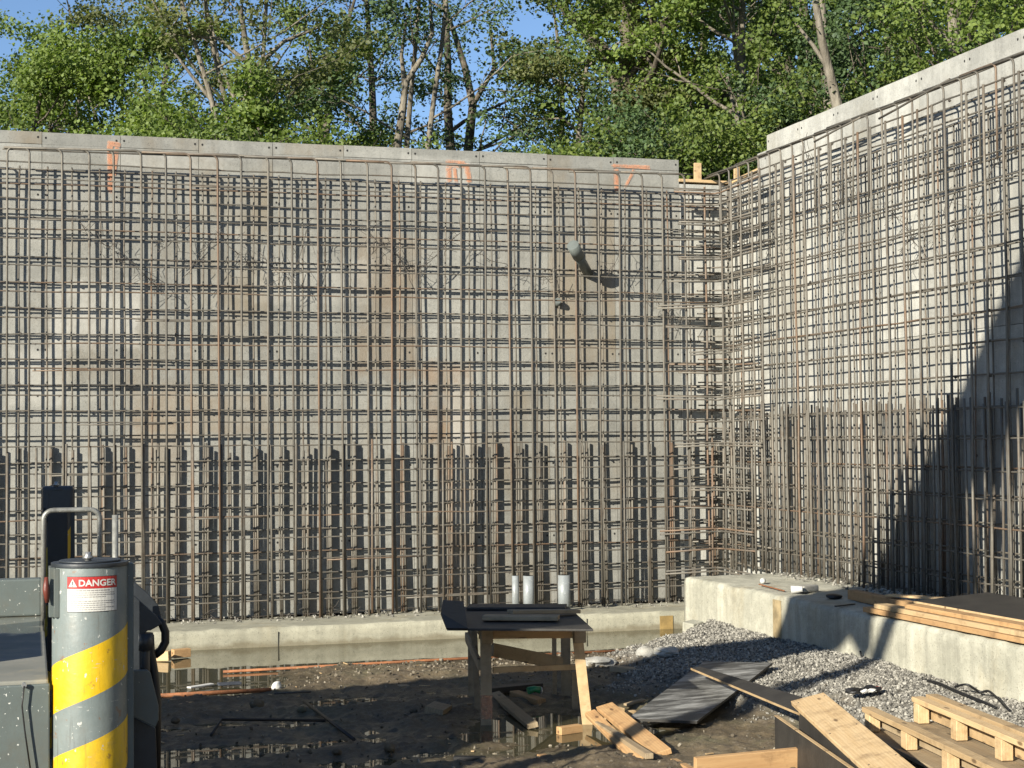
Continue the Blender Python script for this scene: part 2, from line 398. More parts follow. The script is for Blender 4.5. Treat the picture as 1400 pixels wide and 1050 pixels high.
# backing bodies
bw = empty('form_wall', (3.2, 20.1, .2), 'long grey back wall of tall form panels with paired tie holes', 'formwork wall')
b = MB(); b.box((-5.5, 20.135, 0), (8.355, 20.36, 6.03)); b.box((8.36, 20.135, 0), (9.30, 20.36, 5.72))
b.build('wall_core', M['seam'], bw, bw.location)
hz = [5.97, 5.28, 3.42, 2.87, 1.99, 4.5, 1.05]
holes = [(u, z) for z in hz for u in (.05, PW - .05)]
rows = [(.15, 2.93), (2.93, 5.89), (5.89, 6.04)]
k = 0
x = .135 - PW * 6
xs = []
while x < 8.3: xs.append(x); x += .914
joints = [-5.4, -4.49, -3.57, -2.66, -1.75, -.80, .135, 1.05, 1.99, 2.90, 3.80, 4.68, 5.58, 6.50, 7.43, 8.36]
for i in range(len(joints) - 1):
    W_ = joints[i + 1] - joints[i]
    for (z0, z1) in rows:
        hs = [(u, z) for z in hz for u in (.045, W_ - .045)]
        pb = panel_mesh('form_panel', W_, z0, z1, 'x', hs, None)
        dz = random.uniform(-.004, .004) if z1 > 6 else 0
        o = link('form_panel', pb.mesh('form_panel'), [M['panel'], M['hole']])
        place(o, bw, (joints[i], 20.1 + random.uniform(0, .005), z0 + dz))
for (x0, x1) in ((8.36, 8.74), (8.74, 9.09)):
    for (z0, z1) in ((.15, 2.93), (2.93, 5.72)):
        pb = panel_mesh('filler_panel', x1 - x0, z0, z1, 'x', [(.05, z) for z in hz[:5]] + [(x1 - x0 - .05, z) for z in hz[:5]], None)
        o = link('filler_panel', pb.mesh('filler_panel'), [M['wallconc'], M['hole']]); place(o, bw, (x0, 20.104, z0))
sw = empty('form_wall', (9.09, 15, .5), 'pale side wall of form panels running from the corner toward the right edge', 'formwork wall')
b = MB(); b.box((9.125, 4, .1), (9.36, 18.92, 6.18)); b.box((9.125, 18.925, .1), (9.36, 19.22, 5.99)); b.box((9.125, 19.225, .1), (9.36, 20.13, 5.72))
b.build('wall_core', M['seam'], sw, sw.location)
yj = [18.92 - .93 * i for i in range(0, 16)]
for i in range(len(yj) - 1):
    for (z0, z1) in ((.15, 3.37), (3.37, 5.35), (5.35, 6.19)):
        if z1 == 5.35: z1 = 6.19
        elif z1 == 6.19: continue
        pb = panel_mesh('form_panel', .93, z0, z1, 'y', [(u, z) for z in (6.1, 5.4, 3.9, 3.2, 2.1) for u in (.05, .88)], None)
        o = link('form_panel', pb.mesh('form_panel'), [M['wallconc'], M['hole']])
        place(o, sw, (9.09 + random.uniform(0, .005), yj[i + 1], z0 + (random.uniform(-.004, .004) if z1 > 6 else 0)))
for (y0, y1, zt) in ((18.92, 19.21, 6.0), (19.21, 20.1, 5.73)):
    for (z0, z1) in ((.15, 3.37), (3.37, zt)):
        pb = panel_mesh('filler_panel', y1 - y0, z0, z1, 'y', [(u, z) for z in (5.9, 5.4, 3.9, 3.2) for u in (.05, y1 - y0 - .05)], None)
        o = link('filler_panel', pb.mesh('filler_panel'), [M['wallconc'], M['hole']]); place(o, sw, (9.092, y0, z0))

# orange spray marks on the panels
def paint_mat():
    m, nt, n, l, b = newmat('orange_spray_paint'); g = geo(nt)
    b.inputs['Base Color'].default_value = (.58, .29, .17, 1); b.inputs['Roughness'].default_value = .8
    l.new(mth(nt, 'MULTIPLY', noise(nt, g, 17, 8, .8, .34, .68), .62), b.inputs['Alpha'])
    return m
M['paint'] = paint_mat()
def spray(strokes, parent):
    b = MB()
    rs_ = random.Random(int(strokes[0][0])); strokes = list(strokes) + [(a_ + rs_.uniform(-2.5, 2.5), b_ + rs_.uniform(-2, 2), c_ + rs_.uniform(-2.5, 2.5), d_ + rs_.uniform(-3, 3), w_ * rs_.uniform(.25, .6)) for (a_, b_, c_, d_, w_) in strokes for _ in range(4)]
    for k_, (x0, y0, x1, y1, wpx) in enumerate(strokes):
        a, c = oY(x0, y0, 20.094 - .0006 * k_), oY(x1, y1, 20.094 - .0006 * k_); d = (c - a).normalized(); n_ = Vector((-d.z, 0, d.x)) * (wpx * .0088 / 2)
        kk = len(b.v)
        b.v += [tuple(a + n_), tuple(c + n_), tuple(c - n_), tuple(a - n_)]; b.face([kk, kk + 1, kk + 2, kk + 3])
    return b.build('paint_mark', M['paint'], parent, parent.location)
spray([(147, 195, 163, 198, 7)], bw); spray([(150, 199, 151, 262, 8)], bw); spray([(160.5, 202, 155, 238, 6)], bw)
spray([(610, 223, 634, 225, 11)], bw); spray([(613, 229, 614, 248, 9)], bw); spray([(621, 230, 623, 248, 6)], bw); spray([(638, 225, 641, 248, 9)], bw)
spray([(838, 226.5, 888, 228.5, 6)], bw); spray([(842, 231, 843, 262, 8)], bw); spray([(867, 232, 855, 254, 4)], bw)
# rust stains down the face belong to the panels' own material

# lumber closing the low stretch at the corner
cf = empty('corner_formwork', (8.9, 20.2, 5.7), 'pale new lumber with two short posts on top of the wall corner', 'lumber bracing')
board('plank', oY(924, 246, 20.2), oY(1006, 250, 20.2), .24, .04, M['wood'], 0, cf)
board('plank', (9.2, 20.15, 5.79), (9.2, 19.26, 5.83), .14, .04, M['wood'], 0, cf)
for px, y0, y1, w_ in ((953.5, 223, 248, .10), (1007, 228, 248, .075)):
    pt = oY(px, y0, 20.2) if px < 1000 else oY(px, y0, 20.15)
    bb = MB(); bb.box((pt.x - w_ / 2, pt.y - .02, 5.7), (pt.x + w_ / 2, pt.y + .02, pt.z)); bb.build('post', M['wood'], cf, pt, .003)

# ------------------------------------------------------------------ footings
def rough_box(name, x0, x1, y0, y1, z0, z1, mat, parent=None, seed=1, edge=.02, slope=0.0, step=.06, faces=('-y', '-x')):
    """a cast footing: top and the two open faces as grids with worn, uneven edges"""
    bm = bmesh.new(); r = np.random.default_rng(seed)
    xsn = max(2, int((x1 - x0) / step)); ysn = max(2, int((y1 - y0) / step)); zn = max(2, int((z1 - z0) / step))
    gx = np.linspace(x0, x1, xsn + 1); gy = np.linspace(y0, y1, ysn + 1); gz = np.linspace(z0, z1, zn + 1)
    def disp(p):
        x, y, z = p; A = np.array([x]); B = np.array([y]); C_ = np.array([z])
        n = float(fbm(A + C_ * .7, B + C_ * 1.3, seed, .5, 4)[0]); n2 = float(fbm(A * 1 + C_, B, seed + 1, .12, 3)[0])
        dt = max(0, 1 - (z1 - z) / .05); dy = max(0, 1 - (y - y0) / .05); dx = max(0, 1 - (x - x0) / .05)
        off = Vector((0, 0, 0)); e = edge * (.6 + abs(n2) * .7)
        if dt > 0 and dy > 0: off += Vector((0, e, -e)) * min(dt, dy)
        if dt > 0 and dx > 0: off += Vector((e, 0, -e)) * min(dt, dx)
        off.z += (.006 * n + .004 * n2) * (z > z1 - .001)
        off.y += (.004 * n2) * (y < y0 + .001); off.x += (.004 * n2) * (x < x0 + .001)
        if z > z1 - .001: off.z += slope * (y - y0)
        return Vector(p) + off
    def grid(us, vs, fn):
        vv = [[bm.verts.new(disp(fn(u, v))) for v in vs] for u in us]
        for i in range(len(us) - 1):
            for j in range(len(vs) - 1):
                bm.faces.new((vv[i][j], vv[i + 1][j], vv[i + 1][j + 1], vv[i][j + 1]))
    grid(gx, gy, lambda u, v: (u, v, z1)); grid(gx, gz, lambda u, v: (u, y0, v)); grid(gy, gz, lambda u, v: (x0, u, v))
    grid(gx, gz, lambda u, v: (u, y1, v)); grid(gy, gz, lambda u, v: (x1, u, v)); 
    bmesh.ops.remove_doubles(bm, verts=bm.verts, dist=.0015); bmesh.ops.recalc_face_normals(bm, faces=bm.faces)
    for f in bm.faces: f.smooth = True
    me = bpy.data.meshes.new(name); bm.to_mesh(me); bm.free()
    o = link(name, me, mat)
    if parent: place(o, parent, (0, 0, 0))
    return o
bf = rough_box('wall_footing', -5, 9.08, 18.27, 20.098, -.3, .215, M['footing'], seed=3, edge=.010, slope=-.048)
tag(bf, 'low stained concrete footing standing in the puddle under the back wall', 'footing')
b = MB()
sf = rough_box('wall_footing', 7.5, 9.088, 8.0, 18.02, -.2, .645, M['block'], seed=8, edge=.012)
tag(sf, 'tall pale concrete footing block beside the gravel under the side wall', 'footing')
for jx_ in (2.68, 6.35):
    bb = MB(); bb.box((jx_ - .0025, 18.2655, -.05), (jx_ + .0025, 18.275, .165)); bb.build('cold_joint', M['seam'], bf, (jx_, 18.27, .1))
# brown board mark left on each footing
bb = MB(); bb.box((7.489, 15.42, .16), (7.5, 15.60, .60)); s_ = bb.build('stain_strip', simple('rust_stained_strip', (.40, .31, .17), .85, 0, .35), sf, (7.5, 15.5, .3), .003)
bb = MB(); bb.box((7.28, 18.263, -.02), (7.45, 18.28, .16)); bb.build('stain_strip', simple('ochre_strip', (.34, .23, .08), .85, 0, .3), bf, (7.4, 18.26, .1), .003)

# ------------------------------------------------------------------ rebar
def bar_mesh(pts, r, n=6): return MB().tube(pts, r, n).mesh('bar')
def wavy(p0, p1, amp, seed, n=9):
    rr = random.Random(seed); p0, p1 = Vector(p0), Vector(p1); out = []
    for i in range(n):
        t = i / (n - 1); p = p0.lerp(p1, t)
        out.append(p + Vector((rr.uniform(-amp, amp), rr.uniform(-amp, amp), rr.uniform(-amp, amp))))
    return out
def put(me, name, parent, loc, tilt=0, first=[None]):
    o = bpy.data.objects.new(name, me); COL.objects.link(o)
    if not me.materials: me.materials.append(M['rebar'])
    place(o, parent, loc)
    if tilt: o.rotation_euler = (random.gauss(0, tilt), random.gauss(0, tilt), 0)
    return o
ZV = 5.64
# shared meshes (three variants each so that neighbours differ)
vbar = [bar_mesh([Vector((math.sin(i * 1.3 + s) * .007, math.cos(i * 1.9 + s) * .004, z)) for i, z in enumerate(np.linspace(0, 5.40, 9))], .0148) for s in range(4)]
vthin = [bar_mesh([Vector((math.sin(i * 1.7 + s) * .007, math.cos(i * 1.1 + s) * .004, z)) for i, z in enumerate(np.linspace(0, 5.47, 9))], .0105) for s in range(4)]
dow = [bar_mesh([Vector((0, 0, 0)), Vector((s * .006 - .008, .004, 1.05)), Vector((s * .011 - .015, 0, 2.105 + .025 * s))], .0145) for s in range(3)]
def hook_mesh(leg, dirn, drop=.92, r=.0125, rad=.075):
    """vertical leg with a 90 degree bend; horizontal leg runs along dirn"""
    d = Vector(dirn); pts = [Vector((0, 0, -drop)), Vector((0, 0, -drop / 2)), Vector((0, 0, -rad))]
    for k in range(1, 6):
        a = math.pi / 2 * k / 5; pts.append(d * (rad * (1 - math.cos(a))) + Vector((0, 0, -rad + rad * math.sin(a))))
    pts.append(d * leg + Vector((0, 0, random.uniform(-.012, .012)))); return bar_mesh(pts, r)
hookx = [hook_mesh(l_, (-1, 0, 0), 5.66, .0142) for l_ in (.62, .7, .66, .58)]
hooky = [hook_mesh(l_, (0, 1, 0)) for l_ in (.62, .7, .66)]

def zs(ylist, Y, x=0): return [oY(x, y, Y).z for y in ylist]
low = [504, 541, 579, 612, 649, 681, 713, 745, 776, 806, 835]
front_z = zs([220.7, 243, 270, 296, 323.6, 361, 397, 434, 469] + low, 19.80)
rear_z = zs([229.3, 249, 285, 311, 350, 384, 420, 456, 491, 526, 562, 597, 634, 668, 700, 733, 765, 797, 826], 19.98)
front_z = [z for z in front_z if z > .3]; rear_z = [z for z in rear_z if z > .3]
XL = -3.3
def tangle(parent, p0, p1, n, spread, Yp, axis_='x'):
    """loose ends of thin tie wire hanging in the grid"""
    b = MB(); a, c = Vector(p0), Vector(p1)
    for i in range(n):
        t = i / max(1, n - 1); q = a.lerp(c, t) + Vector((random.gauss(0, spread), random.gauss(0, .03), random.gauss(0, spread)))
        d = Vector((random.uniform(-1, 1), random.uniform(-.4, .4), random.uniform(-1, 1))).normalized()
        if axis_ == 'y': q = Vector((q.x, q.y, q.z)); d = Vector((d.y, d.x, d.z))
        L = random.uniform(.06, .26); e = Vector((random.uniform(-.05, .05), 0, random.uniform(-.05, .05)))
        b.tube([q, q + d * L * .35 + e, q + d * L * .7 + e * .4, q + d * L], .0028, 4)
    m_ = (c - a)
    b.tube([a, a + m_ * .3 + Vector((0, 0, -.03)), a + m_ * .7 + Vector((.02, 0, .03)), c], .004, 4)
    return b.build('tie_wire', M['wire'], parent, parent.location)

# ---- back wall, front layer
mf = empty('rebar_mat', (3, 19.8, .25), 'front layer of heavy brown rebar before the back wall, bent over at its top', 'rebar grid')
X0 = -.257
i = -9
while True:
    X = X0 + .306 * i
    if X > 8.95: break
    jx = random.gauss(0, .012)
    if i != 0 or True:
        if X >= 8.45: put(vbar[i % 4], 'vertical_bar', mf, (X + jx, 19.83, .24), .0022)
        put(dow[i % 3], 'dowel', mf, (X + jx + .031, 19.80, .13 + random.gauss(0, .02)), .004)
    if X < 8.45:
        if i == 0:
            u = [Vector((0, 0, -5.5)), Vector((0, 0, -.07))] + [Vector((.07 * (1 - math.cos(a)), 0, -.07 + .07 * math.sin(a))) for a in np.linspace(.2, 1.57, 5)]
            u += [Vector((.25 - .07 * (1 - math.cos(a)), 0, -.07 + .07 * math.sin(a))) for a in np.linspace(1.57, .2, 5)] + [Vector((.25, 0, -.07)), Vector((.25, 0, -5.5))]
            put(bar_mesh(u, .0125), 'hooked_bar', mf, (X, 19.80, oY(10, 201, 19.8).z))
        elif i != 1:
            put(hookx[i % 4], 'hooked_bar', mf, (X + jx, 19.80 + random.uniform(-.01, .01), 5.795 + random.gauss(0, .008)), .0036)
    i += 1
put(bar_mesh(wavy((-.31, 19.815, 5.765), (8.45, 19.815, 5.80), .006, 3, 14), .0105), 'horizontal_bar', mf, (0, 0, 0))
for k, z in enumerate(front_z):
    put(bar_mesh(wavy((XL, 0, 0), (8.79, 0, 0), .010, 40 + k, 26), .0095), 'horizontal_bar', mf, (0, 19.808, z))
for k, z in enumerate(front_z[1::2]):                       # laps: short second bars beside the long ones
    a = random.uniform(0, 6); put(bar_mesh(wavy((a, 0, 0), (a + random.uniform(.8, 1.6), 0, .01), .003, 90 + k, 4), .0095), 'lap_bar', mf, (0, 19.80, z - .022))
for a in [((105, 300), (214, 392), 46), ((215, 345), (262, 306), 14), ((250, 380), (290, 330), 14), ((300, 318), (345, 372), 18), ((355, 345), (400, 390), 16), ((420, 312), (400, 380), 16), ((500, 312), (560, 372), 34), ((570, 370), (630, 318), 20), ((655, 345), (705, 372), 10), ((830, 378), (860, 320), 16), ((890, 395), (925, 452), 18), ((760, 385), (735, 380), 12)]:
    tangle(mf, oY(*a[0], 19.83), oY(*a[1], 19.83), int(a[2]), .045, 0)
# ---- back wall, rear layer
mr = empty('rebar_mat', (3, 19.98, .25), 'thinner rear layer of rebar close against the back wall panels', 'rebar grid')
i = -9
while True:
    X = -.112 + .3065 * i
    if X > 9.0: break
    jx = random.gauss(0, .01)
    put(vthin[i % 4], 'vertical_bar', mr, (X + jx, 20.045, .14), .001)
    if X < 8.9:
        put(dow[(i + 1) % 3], 'dowel', mr, (X + jx + .028, 20.04, .12 + random.gauss(0, .02)), .004)
        if i % 2 or random.random() < .4: put(dow[i % 3], 'dowel', mr, (X + jx + .056, 20.03, .12 + random.gauss(0, .02)), .003)
    i += 1
for k, z in enumerate(rear_z):
    put(bar_mesh(wavy((XL, 0, 0), (9.0, 0, 0), .008, 140 + k, 26), .0095), 'horizontal_bar', mr, (0, 20.022, z))
def knots(parent, pts, sz=.017):
    pts = np.array(pts); n = len(pts); r = np.random.default_rng(n)
    q = np.array([(-1, -1, -1), (1, -1, -1), (1, 1, -1), (-1, 1, -1), (-1, -1, 1), (1, -1, 1), (1, 1, 1), (-1, 1, 1)]) * .5
    V = q[None] * (sz * r.uniform(.6, 1.3, (n, 1, 3))); a = r.uniform(-.8, .8, n); c_, s_ = np.cos(a)[:, None], np.sin(a)[:, None]
    V = np.stack([V[:, :, 0] * c_ - V[:, :, 2] * s_, V[:, :, 1], V[:, :, 0] * s_ + V[:, :, 2] * c_], -1) + pts[:, None] - np.array(parent.location[:])
    F_ = np.array([(0, 3, 2, 1), (4, 5, 6, 7), (0, 1, 5, 4), (1, 2, 6, 5), (2, 3, 7, 6), (3, 0, 4, 7)])[None] + np.arange(n)[:, None, None] * 8
    o = link('tie_knots', npmesh('tie_knots', V.reshape(-1, 3), F_.reshape(-1, 4), [M['wire']]), None); o.parent = parent; o['kind'] = 'stuff'
rk = random.Random(3)
knots(mr, [(-.112 + .3065 * a_ + rk.gauss(0, .008), 20.015, z + rk.gauss(0, .006)) for a_ in range(-3, 30) for z in rear_z if rk.random() < .8])
knots(mf, [(X0 + .306 * a_ + rk.gauss(0, .01), 19.80, z + rk.gauss(0, .006)) for a_ in range(-3, 29) for z in front_z if rk.random() < .6], .020)
# debris ties along the base
tangle(mr, (-.3, 19.85, .2), (8.5, 19.85, .2), 120, .03, 0)

# ---- side wall
ms = empty('rebar_mat', (8.79, 15, .65), 'front layer of heavy rebar before the side wall, straight bars above bent ones', 'rebar grid')
mq = empty('rebar_mat', (8.97, 15, .65), 'rear layer of rebar close against the side wall panels', 'rebar grid')
ztop_s = oX(1337, 120, 8.79).z
Y = 19.62; i = 0
vs = [bar_mesh([Vector((math.sin(i_ * 1.3 + s) * .005, math.cos(i_ * 1.9 + s) * .007, z)) for i_, z in enumerate(np.linspace(0, ztop_s - .62, 9))], .0148) for s in range(4)]
vs2 = [bar_mesh([Vector((math.sin(i_ * 1.3 + s) * .005, math.cos(i_ * 1.9 + s) * .007, z)) for i_, z in enumerate(np.linspace(0, ztop_s - .80, 9))], .0105) for s in range(4)]
dws = [bar_mesh([Vector((0, 0, 0)), Vector((.004, s * .006 - .008, 1.05)), Vector((0, s * .012 - .012, 2.04 + .03 * s))], .0145) for s in range(3)]
while Y > 8.6:
    j = random.gauss(0, .012)
    put(vs[i % 4], 'vertical_bar', ms, (8.76, Y + j, .62), .004)
    put(hooky[i % 3], 'hooked_bar', ms, (8.785, Y + j + .125, 5.83 + random.gauss(0, .008)), .004)
    put(dws[i % 3], 'dowel', ms, (8.772, Y + j + .034, .6 + random.gauss(0, .03)), .005)
    put(dws[(i + 1) % 3], 'dowel', ms, (8.79, Y + j + .165, .6 + random.gauss(0, .03)), .005)
    put(vs2[i % 4], 'vertical_bar', mq, (9.04, Y + j + .06, .62), .001)
    put(dws[(i + 2) % 3], 'dowel', mq, (9.035, Y + j + .10, .6 + random.gauss(0, .03)), .005)
    if i % 2: put(dws[i % 3], 'dowel', mq, (9.03, Y + j + .20, .6 + random.gauss(0, .03)), .005)
    Y -= .307; i += 1
side_front = [z for z in front_z if z > .8]; side_rear = [z + .012 for z in side_front]
for k, z in enumerate(side_front):
    put(bar_mesh(wavy((0, 19.8, 0), (0, 8.2, 0), .010, 240 + k, 26), .0095), 'horizontal_bar', ms, (8.79, 0, z + (.02 if z < 5.5 else .05)))
put(bar_mesh(wavy((0, 19.9, 0), (0, 8.2, 0), .007, 77, 16), .0105), 'horizontal_bar', ms, (8.80, 0, 5.82))
put(bar_mesh(wavy((0, 14.1, .08), (0, 15.5, -.045), .004, 78, 5), .012), 'lap_bar', ms, (8.78, 0, 5.77))
put(bar_mesh(wavy((0, 17.0, -.05), (0, 15.9, .02), .004, 79, 5), .012), 'lap_bar', ms, (8.78, 0, 5.80))
for k, z in enumerate(side_rear):
    put(bar_mesh(wavy((0, 20.0, 0), (0, 8.2, 0), .005, 340 + k, 22), .0095), 'horizontal_bar', mq, (9.018, 0, z + .03))
for a in [((1155, 210), (1165, 290), 12), ((1205, 270), (1250, 330), 22), ((1290, 300), (1310, 250), 10), ((1265, 305), (1230, 345), 16), ((1360, 220), (1330, 300), 14), ((1100, 200), (1110, 240), 12), ((1150, 255), (1130, 330), 12), ((1062, 300), (1040, 380), 16)]:
    tangle(ms, oX(*a[0], 8.85), oX(*a[1], 8.85), int(a[2]), .04, 0, 'y')
tangle(mq, (8.82, 17.9, .72), (8.82, 10, .72), 160, .04, 0, 'y')
knots(ms, [(8.78, 19.62 - .307 * a_ + rk.gauss(0, .01), z + .02 + rk.gauss(0, .006)) for a_ in range(0, 30) for z in side_front if rk.random() < .6], .020)
knots(mq, [(9.01, 19.68 - .307 * a_ + rk.gauss(0, .01), z + .03) for a_ in range(0, 30) for z in side_rear if rk.random() < .7])
# ---- corner bars bent round the angle of both walls
mc = empty('corner_rebar', (8.8, 19.8, .25), 'bent rebar wrapping the inside corner where both grids meet', 'rebar')
for k, z in enumerate(front_z + rear_z):
    fr = k < len(front_z)
    if z < .45: continue
    Yc, Xc = (19.785, 8.765) if fr else (19.995, 8.99)
    if fr: Xc, Yc = Xc + .0, Yc
    la = random.uniform(.35, .9); lb = random.uniform(.9, 1.4)
    pts = [Vector((Xc - la, Yc, random.uniform(-.03, .02)))] + [Vector((Xc - .09, Yc, 0))]
    pts += [Vector((Xc - .09 + .09 * math.sin(a), Yc - .09 + .09 * math.cos(a), 0)) for a in np.linspace(.3, 1.57, 4)]
    pts += [Vector((Xc, Yc - lb, random.uniform(-.03, .03)))]
    put(bar_mesh(pts, .0125), 'bent_bar', mc, (0, 0, z - .024))
    if fr and k % 2 == 0:
        pts = [p + Vector((-.01, -.02, random.uniform(-.006, .006))) for p in pts]
        put(bar_mesh(pts, .0125), 'bent_bar', mc, (random.uniform(-.02, .02), 0, z - .06))
for k, z in enumerate(np.arange(.9, 5.4, .306)):           # short diagonal ties across the corner
    put(bar_mesh([Vector((8.55, 19.98, z)), Vector((8.62, 19.98, z)), Vector((8.98, 19.62, z - .01)), Vector((8.98, 19.3, z - .01))], .011), 'diagonal_bar', mc, (0, 0, 0))

# ------------------------------------------------------------------ pipes
def pipe(name, p0, p1, r, mat, label, cat, group=None, wall=.006, rim=True):
    p0, p1 = Vector(p0), Vector(p1); b = MB(); d = (p1 - p0).normalized()
    b.tube([p0, p1], r, 20, 0, False); b.tube([p1, p0 + d * .01], r - wall, 20, 0, False)
    k = len(b.v) - 40
    n = 20
    for e0, e1 in ((20, k + 0), (0, k + 20)):
        for j in range(n):
            b.face([e0 + j, e0 + (j + 1) % n, e1 + (j + 1) % n, e1 + j])
    o = b.build(name, mat, None, p0); tag(o, label, cat, group); return o
for px, w_, top, lab in ((704.5, .085, 787, 'thinnest and leftmost of three upright grey pipes on the footing'), (722.5, .135, 787, 'middle upright grey pipe on the footing behind the work table'), (771, .155, 786, 'widest and rightmost upright grey pipe on the footing')):
    q = oY(px, top, 19.2); pipe('standpipe', (q.x, 19.2, .15), (q.x, 19.2, q.z), w_ / 2, M['pvc'], lab, 'pipe', 'upright pipes on the footing')
ps = empty('wall_sleeve', oY(790, 350, 19.9), 'tilted grey plastic sleeve pipe stuck through the rebar high on the back wall', 'pipe')
b = MB(); A, B_ = oY(783, 335, 19.56), oY(794, 356, 19.76); C2 = oY(804, 374, 20.09); d = (B_ - A).normalized()
b.tube([A, A + (B_ - A) * .75], .078, 20); b.build('sleeve_collar', M['green_grey'], ps, ps.location)
b = MB(); b.tube([A + (B_ - A) * .7, B_, C2], .064, 20); b.build('sleeve_pipe', M['green_grey'], ps, ps.location)
q = oY(763, 411, 20.0); b = MB(); b.tube([q, q + Vector((.03, .1, -.05))], .042, 16)
tag(b.build('sleeve_stub', M['green_grey'], None, q), 'short grey pipe stub low in the rebar left of the tilted sleeve', 'pipe')

# ------------------------------------------------------------------ gravel
def stones(n, region, size, seed, zoff=0):
    r = np.random.default_rng(seed); P = np.zeros((0, 2))
    while len(P) < n:
        x = r.uniform(region[0], region[1], n * 2); y = r.uniform(region[2], region[3], n * 2)
        d = region[4](x, y); k = r.random(len(x)) < d; P = np.concatenate([P, np.stack([x[k], y[k]], 1)])
    P = P[:n]; z = pit_height(P[:, 0], P[:, 1])
    t = (1 + 5 ** .5) / 2
    ico = np.array([(-1, t, 0), (1, t, 0), (-1, -t, 0), (1, -t, 0), (0, -1, t), (0, 1, t), (0, -1, -t), (0, 1, -t), (t, 0, -1), (t, 0, 1), (-t, 0, -1), (-t, 0, 1)]) / 1.9
    Fi = np.array([(0, 11, 5), (0, 5, 1), (0, 1, 7), (0, 7, 10), (0, 10, 11), (1, 5, 9), (5, 11, 4), (11, 10, 2), (10, 7, 6), (7, 1, 8), (3, 9, 4), (3, 4, 2), (3, 2, 6), (3, 6, 8), (3, 8, 9), (4, 9, 5), (2, 4, 11), (6, 2, 10), (8, 6, 7), (9, 8, 1)])
    sz = r.uniform(size[0], size[1], n) * r.choice([1, 1, 1, 1.35], n)
    V = ico[None] * (1 + .28 * r.standard_normal((n, 12, 1))); V = V * np.stack([np.ones(n), r.uniform(.6, 1, n), r.uniform(.5, .85, n)], 1)[:, None]
    q = r.standard_normal((n, 4)); q /= np.linalg.norm(q, axis=1)[:, None]; a, b_, c, d = q.T
    Rm = np.stack([1 - 2 * (c * c + d * d), 2 * (b_ * c - a * d), 2 * (b_ * d + a * c), 2 * (b_ * c + a * d), 1 - 2 * (b_ * b_ + d * d), 2 * (c * d - a * b_), 2 * (b_ * d - a * c), 2 * (c * d + a * b_), 1 - 2 * (b_ * b_ + c * c)], 1).reshape(n, 3, 3)
    V = np.einsum('nij,nkj->nki', Rm, V) * (sz / 2)[:, None, None]
    V += np.stack([P[:, 0], P[:, 1], z + r.uniform(-.3, .45, n) * sz + zoff], 1)[:, None]
    return V.reshape(-1, 3), (Fi[None] + np.arange(n)[:, None, None] * 12).reshape(-1, 3)
def stone_mat(name, a, b_, c_):
    m, nt, n, l, b = newmat(name); g = N(nt, 'ShaderNodeNewGeometry')
    cr = N(nt, 'ShaderNodeValToRGB'); l.new(g.outputs['Random Per Island'], cr.inputs[0])
    e = cr.color_ramp.elements; e[0].color = (*a, 1); e[1].color = (*c_, 1); x = e.new(.5); x.color = (*b_, 1)
    l.new(cr.outputs[0], b.inputs['Base Color']); b.inputs['Roughness'].default_value = .8; return m
M['gravel'] = stone_mat('gravel_stones', (.06, .056, .048), (.16, .152, .132), (.32, .305, .265))
M['rubblemix'] = stone_mat('mud_rubble', (.04, .033, .022), (.085, .07, .048), (.24, .21, .16))
V, Fs = stones(46000, (4.2, 7.62, 9.3, 18.1, lambda x, y: gravel_mask(x, y) ** 1.4), (.009, .030), 11)
tag(link('gravel', npmesh('gravel', V, Fs, [M['gravel']]), None), 'pale grey crushed stone gravel heaped along the side footing', 'gravel', None, 'stuff')
V, Fs = stones(2200, (.4, 6.6, 10.2, 18.2, lambda x, y: (1 - gravel_mask(x, y)) * np.clip(.12 + .5 * sstep(14.7, 15.3, y) * sstep(2, 3, x) * sstep(16.8, 16.3, y) + .8 * sstep(3.4, 5.4, x) * sstep(16.6, 15.9, y) * sstep(14.5, 15.4, y), 0, 1)), (.012, .034), 12)
tag(link('rubble', npmesh('rubble', V, Fs, [M['rubblemix']]), None), 'small muddy stones and clods scattered over the wet pit floor', 'rubble', None, 'stuff')
V, Fs = stones(500, (-.5, 8.6, 19.3, 20.05, lambda x, y: np.ones_like(x)), (.01, .04), 13)
V = V.copy(); V[:, 2] += .155 - .045
V[:, 2] = np.where(True, V[:, 2] - np.repeat(pit_height(V.reshape(-1, 12, 3)[:, :, 0].mean(1), V.reshape(-1, 12, 3)[:, :, 1].mean(1)) - .045, 12), 0)
V2, F2 = stones(500, (8.5, 9.0, 10.0, 17.9, lambda x, y: np.ones_like(x)), (.01, .045), 14)
V2[:, 2] += .655 - np.repeat(pit_height(V2.reshape(-1, 12, 3)[:, :, 0].mean(1), V2.reshape(-1, 12, 3)[:, :, 1].mean(1)), 12)
tag(link('rubble', npmesh('rubble', np.concatenate([V, V2]), np.concatenate([Fs, F2 + len(V)]), [M['gravel']]), None), 'crumbs of concrete lying along the feet of the rebar', 'rubble', None, 'stuff')

